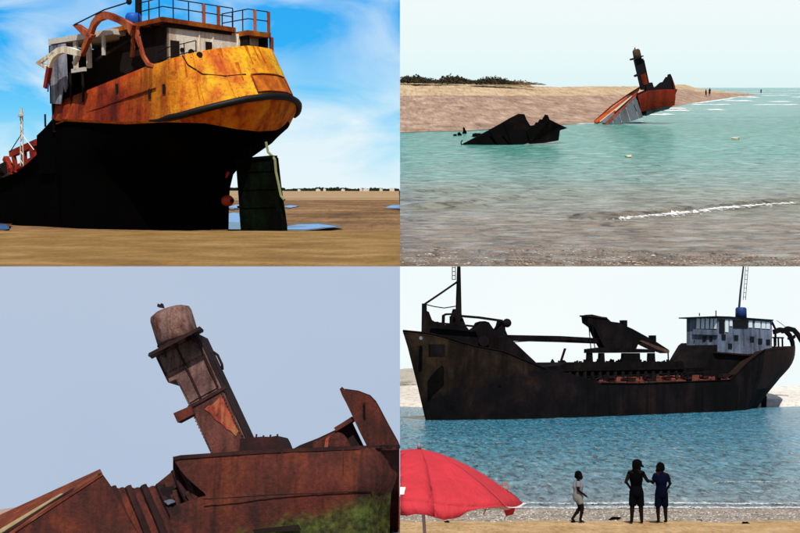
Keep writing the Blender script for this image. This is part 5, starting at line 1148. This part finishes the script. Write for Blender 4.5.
# ---------------------------------------------------------------- people
def remesh(o, vox, smooth=4):
    m = o.modifiers.new('remesh', 'REMESH'); m.mode = 'VOXEL'; m.voxel_size = vox; m.use_smooth_shade = True
    if smooth: s = o.modifiers.new('smooth', 'SMOOTH'); s.iterations = smooth; s.factor = .5
def limb(mb, pts, rs, n=10):
    mb.tube(pts, rs, n)
    for p, r in zip(pts, rs): mb.ball(p, r, r, r, n, 6)
def person(shore, foot, H_, face, pose, label, group, mats, vox=.011, hands=True, extra=None, name='person'):
    """H_ height, face: heading angle (0 = facing right in the picture, 90 = away). pose: joints in fractions of height, x forward, y to the left side, z up"""
    ca, sa = math.cos(face), math.sin(face)
    def X(p): x, y, z = p; return foot+Vector(((x*ca-y*sa)*H_, (x*sa+y*ca)*H_, z*H_))
    t_ = thing(name, shore, foot, label, 'person', group)
    J = {k: X(v) for k, v in pose.items()}; r = H_
    BULK = mats.get('bulk', 1.0); r = H_*BULK; up0 = H_
    b = MB()
    limb(b, [J['hip'], J['waist'], J['chest'], J['neck']], [.078*r, .066*r, .080*r, .034*r], 14)
    b.ball(J['chest'].lerp(J['waist'], .15), .085*r, .085*r, .085*r)
    limb(b, [J['sh_l'], J['chest']+CZ*.03*r, J['sh_r']], [.033*r, .05*r, .033*r]); limb(b, [J['neck'], J['sh_l'].lerp(J['neck'], .3)], [.03*r, .03*r]); limb(b, [J['neck'], J['sh_r'].lerp(J['neck'], .3)], [.03*r, .03*r])
    limb(b, [J['neck'], J['head']], [.032*r, .035*r])
    hd = J['head']; fw = (X((1, 0, 0))-X((0, 0, 0))).normalized(); lf = (X((0, 1, 0))-X((0, 0, 0))).normalized()
    hf = (J['look']-hd).normalized() if 'look' in J else fw
    b.ball(hd+CZ*.012*r, .058*r, .058*r, .068*r, 16, 12); b.ball(hd+hf*.022*r-CZ*.03*r, .036*r, .036*r, .040*r, 12, 8)
    b.ball(hd+hf*.062*r-CZ*.012*r, .011*r, .011*r, .013*r, 8, 6)                  # nose
    b.ball(hd+hf*.055*r-CZ*.036*r, .014*r, .014*r, .006*r, 8, 6)                  # mouth
    side = hf.cross(CZ).normalized()
    for s_ in (-1, 1): b.ball(hd+side*.058*r*s_-CZ*.005*r, .009*r, .014*r, .018*r, 8, 6)
    for sd in ('l', 'r'):
        limb(b, [J['sh_'+sd], J['el_'+sd], J['wr_'+sd]], [.032*r, .024*r, .016*r])
        limb(b, [J['hip_'+sd], J['kn_'+sd], J['an_'+sd]], [.052*r, .034*r, .022*r])
        c = J['hip_'+sd].lerp(J['kn_'+sd], .35); b.ball(c, .048*r, .048*r, .05*r)
        c = J['kn_'+sd].lerp(J['an_'+sd], .3); b.ball(c, .033*r, .033*r, .05*r)
        an = J['an_'+sd]; toe = J['to_'+sd]; limb(b, [an-CZ*.005*r, an.lerp(toe, .5)-CZ*.004*r, toe], [.022*r, .018*r, .012*r])
        wr = J['wr_'+sd]; hdv = (wr-J['el_'+sd]).normalized(); hn = hdv.cross(CZ)
        hn = hn.normalized() if hn.length > .05 else lf.copy()
        palm = wr+hdv*.03*r; limb(b, [wr, palm, palm+hdv*.018*r], [.014*r, .019*r, .016*r])
        if hands:
            for q in range(4):
                st_ = palm+hdv*.025*r+hn*(q-1.5)*.0095*r; L_ = [.034, .040, .038, .030][q]*r
                limb(b, [st_, st_+hdv*L_*.55-CZ*.002*r, st_+hdv*L_-CZ*.010*r], [.0058*r, .0055*r, .0048*r], 6)
            limb(b, [palm-hdv*.01*r+hn*.018*r, palm+hdv*.012*r+hn*.034*r, palm+hdv*.03*r+hn*.036*r-CZ*.004*r], [.007*r, .0065*r, .005*r], 6)
    o = part('body', b, mats['skin'], t_, None, True); remesh(o, vox)
    if 'shirt' in mats:
        c = MB(); g = .010*r
        limb(c, [J['hip']+CZ*.02*r, J['waist'], J['chest'], J['neck']-CZ*.025*r], [.086*r, .078*r, .090*r, .05*r], 14)
        c.ball(J['chest'].lerp(J['waist'], .15), .096*r, .096*r, .095*r)
        limb(c, [J['sh_l']-CZ*.008*r, J['chest'], J['sh_r']-CZ*.008*r], [.038*r, .06*r, .038*r])
        if mats.get('sleeve', True):
            for sd in 'lr': c.tube([J['sh_'+sd], J['sh_'+sd].lerp(J['el_'+sd], .62)], [.038*r, .037*r], 12)
        o = part('shirt', c, mats['shirt'], t_, None, True); remesh(o, vox*1.2, 3)
    c = MB(); f = mats.get('shorts_len', .9)
    limb(c, [J['hip']+CZ*.03*r, J['hip']-CZ*.02*r], [.090*r, .092*r], 14)
    for sd in 'lr': c.tube([J['hip_'+sd], J['hip_'+sd].lerp(J['kn_'+sd], f*.5), J['hip_'+sd].lerp(J['kn_'+sd], f)], [.056*r, .053*r, .050*r], 14)
    o = part('shorts', c, mats['shorts'], t_, None, True); remesh(o, vox*1.2, 3)
    c = MB(); c.ball(hd+CZ*.024*r-hf*.012*r, .063*r, .063*r, .064*r, 14, 10); c.ball(hd-hf*.03*r-CZ*.01*r, .052*r, .052*r, .05*r, 12, 8)
    if mats.get('long_hair'): limb(c, [hd-hf*.04*r, hd-hf*.055*r-CZ*.05*r, J['neck']-hf*.05*r-CZ*.02*r], [.038*r, .028*r, .018*r])
    o = part('hair', c, mats.get('hair', 'hair'), t_, None, True); remesh(o, vox*1.2, 2)
    if mats.get('cap'):
        c = MB(); c.ball(hd+CZ*.038*r, .070*r, .070*r, .058*r, 16, 10); side = hf.cross(CZ).normalized(); up_ = Vector((0, 0, 1))
        e = hd+CZ*.035*r+hf*.05*r; c.plate([e+side*.05*r, e+hf*.055*r+side*.03*r-CZ*.012*r, e+hf*.065*r-CZ*.014*r, e+hf*.055*r-side*.03*r-CZ*.012*r, e-side*.05*r], CZ*.012*r)
        part('cap', c, mats['cap'], t_, None, True)
    return t_
def foot_at(u, v, Y):
    p = BR.P(u, v, Y); return p
STAND = dict(hip=(0, 0, .51), waist=(0, 0, .60), chest=(0, 0, .72), neck=(.005, 0, .835), head=(.012, 0, .915), sh_l=(0, .095, .795), sh_r=(0, -.095, .795),
             el_l=(-.01, .135, .64), el_r=(-.01, -.135, .64), wr_l=(.03, .13, .50), wr_r=(.03, -.13, .50), hip_l=(0, .05, .50), hip_r=(0, -.05, .50),
             kn_l=(.01, .064, .27), kn_r=(.01, -.064, .27), an_l=(0, .068, .035), an_r=(0, -.068, .035), to_l=(.085, .065, .012), to_r=(.085, -.065, .012))
YP = 29.8
def gp_(u): p = BR.P(u, 522, YP); p.z = br_ground(p.x, YP)+.005; return p
zf = gp_(600).z
# boy walking to the right
P1 = dict(STAND); P1.update(kn_r=(.075, -.045, .29), an_r=(.03, -.045, .055), to_r=(.105, -.05, .02), hip_r=(.01, -.045, .5), kn_l=(.03, .045, .275), an_l=(-.115, .045, .07), to_l=(-.06, .05, .012),
          el_r=(-.01, -.125, .64), wr_r=(.105, -.11, .555), el_l=(-.03, .115, .64), wr_l=(.09, .10, .56), head=(.022, 0, .905), neck=(.01, 0, .83), look=(1.0, 0, .78))
person(BR, gp_(578.5), 1.37, math.radians(-4), P1, 'small boy in pale shirt and shorts walking along the water edge', 'bathers on the sand', dict(skin='skin', shirt='shirt_grey', shorts='shorts_beige', shorts_len=.62, bulk=1.14))
# woman with cap, back to us, reaching to the other
P2 = dict(STAND); a_ = math.radians(62)
P2.update(sh_l=(0, .10, .80), sh_r=(0, -.10, .80), el_l=(-.03, .165, .655), wr_l=(.06, .105, .57), el_r=(.015, -.185, .665), wr_r=(.05, -.30, .665),
          an_l=(-.015, .085, .035), to_l=(.06, .11, .012), kn_l=(0, .07, .27), an_r=(0, -.075, .035), to_r=(.08, -.085, .012), kn_r=(.01, -.065, .27), look=(.6, -.9, .45), head=(.02, -.02, .905))
person(BR, gp_(637), 1.66, math.radians(82), P2, 'woman in dark top, knee shorts and cap reaching out to the person beside her', 'bathers on the sand', dict(skin='skin', shirt='top_black', sleeve=False, shorts='shorts_dark', shorts_len=.98, cap='cap_dark', long_hair=True, bulk=1.16))
P3 = dict(STAND); P3.update(sh_l=(0, .10, .80), el_l=(.03, .135, .665), wr_l=(.10, .165, .685), el_r=(-.02, -.15, .655), wr_r=(.05, -.145, .60), look=(.5, .9, .55), head=(.015, .015, .91), an_l=(0, .06, .035), an_r=(0, -.07, .035))
person(BR, gp_(662), 1.58, math.radians(96), P3, 'person in navy shirt and long navy shorts standing beside the woman', 'bathers on the sand', dict(skin='skin', shirt='shirt_navy', shorts='shorts_navy', shorts_len=1.02, bulk=1.12))
# tiny figures on the spit of the top right view
for k, (u, v, hpx, lab) in enumerate([(598.6, 96.4, 7.6, 'thinner of the two distant figures side by side on the sand spit'), (602.6, 96.0, 8.0, 'broader of the two distant figures side by side on the sand spit'), (705, 92.6, 4.6, 'lone distant dark figure near the tip of the sand spit')][:0]):
    pass
for k, (u, v, hpx, lab) in enumerate([(699.2, 96.6, 7.4, 'thinner of the two distant figures side by side on the sand spit'), (702.8, 96.2, 8.0, 'broader of the two distant figures side by side on the sand spit'), (753, 93.2, 4.8, 'lone distant dark figure near the tip of the sand spit')]):
    best = None
    i = int(round((min(u, 756.5)-400)/357*170))
    for j in range(NT+1):
        q = rows_tr[j][i]; uu, vv = TR.uv(q)
        if best is None or abs(vv-v) < best[0]: best = (abs(vv-v), q)
    q = best[1].copy(); yw = q.y; q = Vector(((u-400)/F*q.y*1.01, q.y, q.z)); Hh = hpx/F*q.y
    PP = dict(STAND)
    if k == 0: PP.update(kn_r=(.06, -.05, .28), an_r=(.08, -.05, .04), to_r=(.15, -.05, .02), an_l=(-.07, .05, .04), to_l=(0, .05, .012))
    person(TR, q, Hh, math.radians([20, 100, 60][k]), PP, lab, 'figures on the spit', dict(skin='skin', shirt='shirt_navy' if k != 2 else 'top_black', shorts='shorts_dark', shorts_len=.95), vox=Hh*.012, hands=True)

# ---------------------------------------------------------------- umbrella
UY = 11.5
apex = BR.P(419.3, 448.6, UY); rad = 1.10; drop = .41
um = thing('beach_umbrella', BR, Vector((apex.x+.05, UY, interp(bprof, UY))), 'red beach umbrella with torn white trim, nearest thing on the sand', 'umbrella')
tilt = Matrix.Rotation(math.radians(4), 4, 'Y') @ Matrix.Rotation(math.radians(-4), 4, 'X')
def up(a, r, dz=0.0):                                            # point on the canopy at angle a, radius fraction r
    k = 2*math.pi/8; f = (a/k) % 1; sag = .055*math.sin(math.pi*f)*r*r
    rr_ = rad*r*(1-.05*math.sin(math.pi*f)*r)
    q = Vector((rr_*math.cos(a), rr_*math.sin(a), -drop*(r**1.75)*1.0-.06*r+sag*0-.03*math.sin(math.pi*f)*r+dz))
    return apex+(tilt @ q)
def cutx(mb):
    """the picture ends here: keep what lies on this side of the shore's edge"""
    bm = bmesh.new(); vs_ = [bm.verts.new(p) for p in mb.v]
    for f in mb.f:
        try: bm.faces.new([vs_[i] for i in f])
        except ValueError: pass
    bmesh.ops.bisect_plane(bm, geom=bm.verts[:]+bm.edges[:]+bm.faces[:], dist=1e-5, plane_co=(0.002, 0, 0), plane_no=(-1, 0, 0), clear_outer=True)
    out = MB(); bm.verts.index_update(); out.v = [v.co.copy() for v in bm.verts]; out.f = [tuple(v.index for v in f.verts) for f in bm.faces]; bm.free(); return out
A0_ = math.radians(8)
for k in range(8):
    a0 = A0_+k*math.pi/4; rows_u = []
    for i in range(13):
        r_ = max(.012, i/12); rows_u.append([up(a0+math.pi/4*j/10*.9999, r_) for j in range(11)])
    mb = cutx(MB().grid(rows_u))
    if mb.f:
        go = part('canopy_gore', mb, 'umbrella_red', um, None, True); sd = go.modifiers.new('solid', 'SOLIDIFY'); sd.thickness = .004; sd.offset = -1
    # valance: hanging flap below the rim, ragged
    seedv = k*3.1; rows_v = []
    lift = {5: .9, 6: 0.2, 7: .1}.get(k, 0)
    for fz in (0, .5, 1):
        row = []
        for j in range(11):
            a = a0+math.pi/4*j/10*.9999; p = up(a, 1.0); dl = .10*(1+.25*fbm(j*.4, seedv))*(1.35 if k == 5 else 1.2 if k == 6 else .5)
            out_ = Vector((math.cos(a), math.sin(a), 0))*(.015*math.sin(j*1.3+seedv)*fz+(.03*fz))
            if k in (6, 7): dl *= interp([(0, 1.1), (2.5, 1.0), (4.5, .25), (6, .08), (10, .05)], j) if k == 6 else .12
            row.append(p+out_-CZ*dl*fz)
        rows_v.append(row)
    mb = cutx(MB().grid(rows_v))
    if mb.f:
        vo = part('valance_flap', mb, 'umbrella_red' if k != 7 else 'umbrella_white', um, None, True); sd = vo.modifiers.new('solid', 'SOLIDIFY'); sd.thickness = .004
    mb = cutx(MB().tube([up(a0, r_, -.012) for r_ in (.03, .3, .6, .85, 1.0)], .006, 5))
    if mb.f: part('rib', mb, 'pole_white', um)
pt = Vector((.062, 0, -1)).normalized()
gz = interp(bprof, UY); kk = (gz-.3-apex.z)/pt.z
part('pole', MB().tube([apex+pt*.02, apex+pt*kk], .018, 10), 'pole_white', um, None, True)
part('finial', MB().tube([apex-pt*.00, apex-pt*.035, apex-pt*.045, apex-pt*.065], [.022, .022, .014, .008], 10), 'plastic_grey', um, None, True)
# white printed corner and flap at the tip, orange cord
tip = up(A0_, 1.0)
wc = MB().grid([[up(A0_-math.radians(a), r_, .006) for a in (1, 4, 7.5)] for r_ in (.84, .90, .965)])
part('white_corner', wc, 'umbrella_white', um, 'white print near the canopy tip', True)
part('corner_flap', MB().plate([tip, tip+Vector((-.16, -.10, -.035)), tip+Vector((-.13, -.10, -.125)), tip+Vector((-.05, -.04, -.11))], Vector((0, .004, 0))), 'umbrella_red', um)
q0 = up(A0_-math.radians(12), .84, .01)
part('orange_cord', MB().tube([q0+Vector((.035*math.cos(a)-.01, -.01, .07*math.sin(a)+.0)) for a in [k*.45 for k in range(9)]]+[q0+Vector((-.06, -.05, -.09)), q0+Vector((-.2, -.1, -.15)), q0+Vector((-.24, -.1, -.24))], .006, 5), 'orange_cord', um)
wm = cutx(MB().grid([[up(math.radians(257+a), r_, .006) for a in (0, 2.5, 5)] for r_ in (.84, .88, .93)]))
if wm.f: part('white_print', wm, 'umbrella_white', um)

hem = cutx(MB().grid([[up(math.radians(a), 1.0-.02*f, -.004)-CZ*.05*f*math.sin(math.pi*(a-296)/50) for a in range(296, 347, 5)] for f in (0, .5, 1.0)]))
part('turned_hem', hem, 'hem_pale', um, 'pale turned-up hem', True)
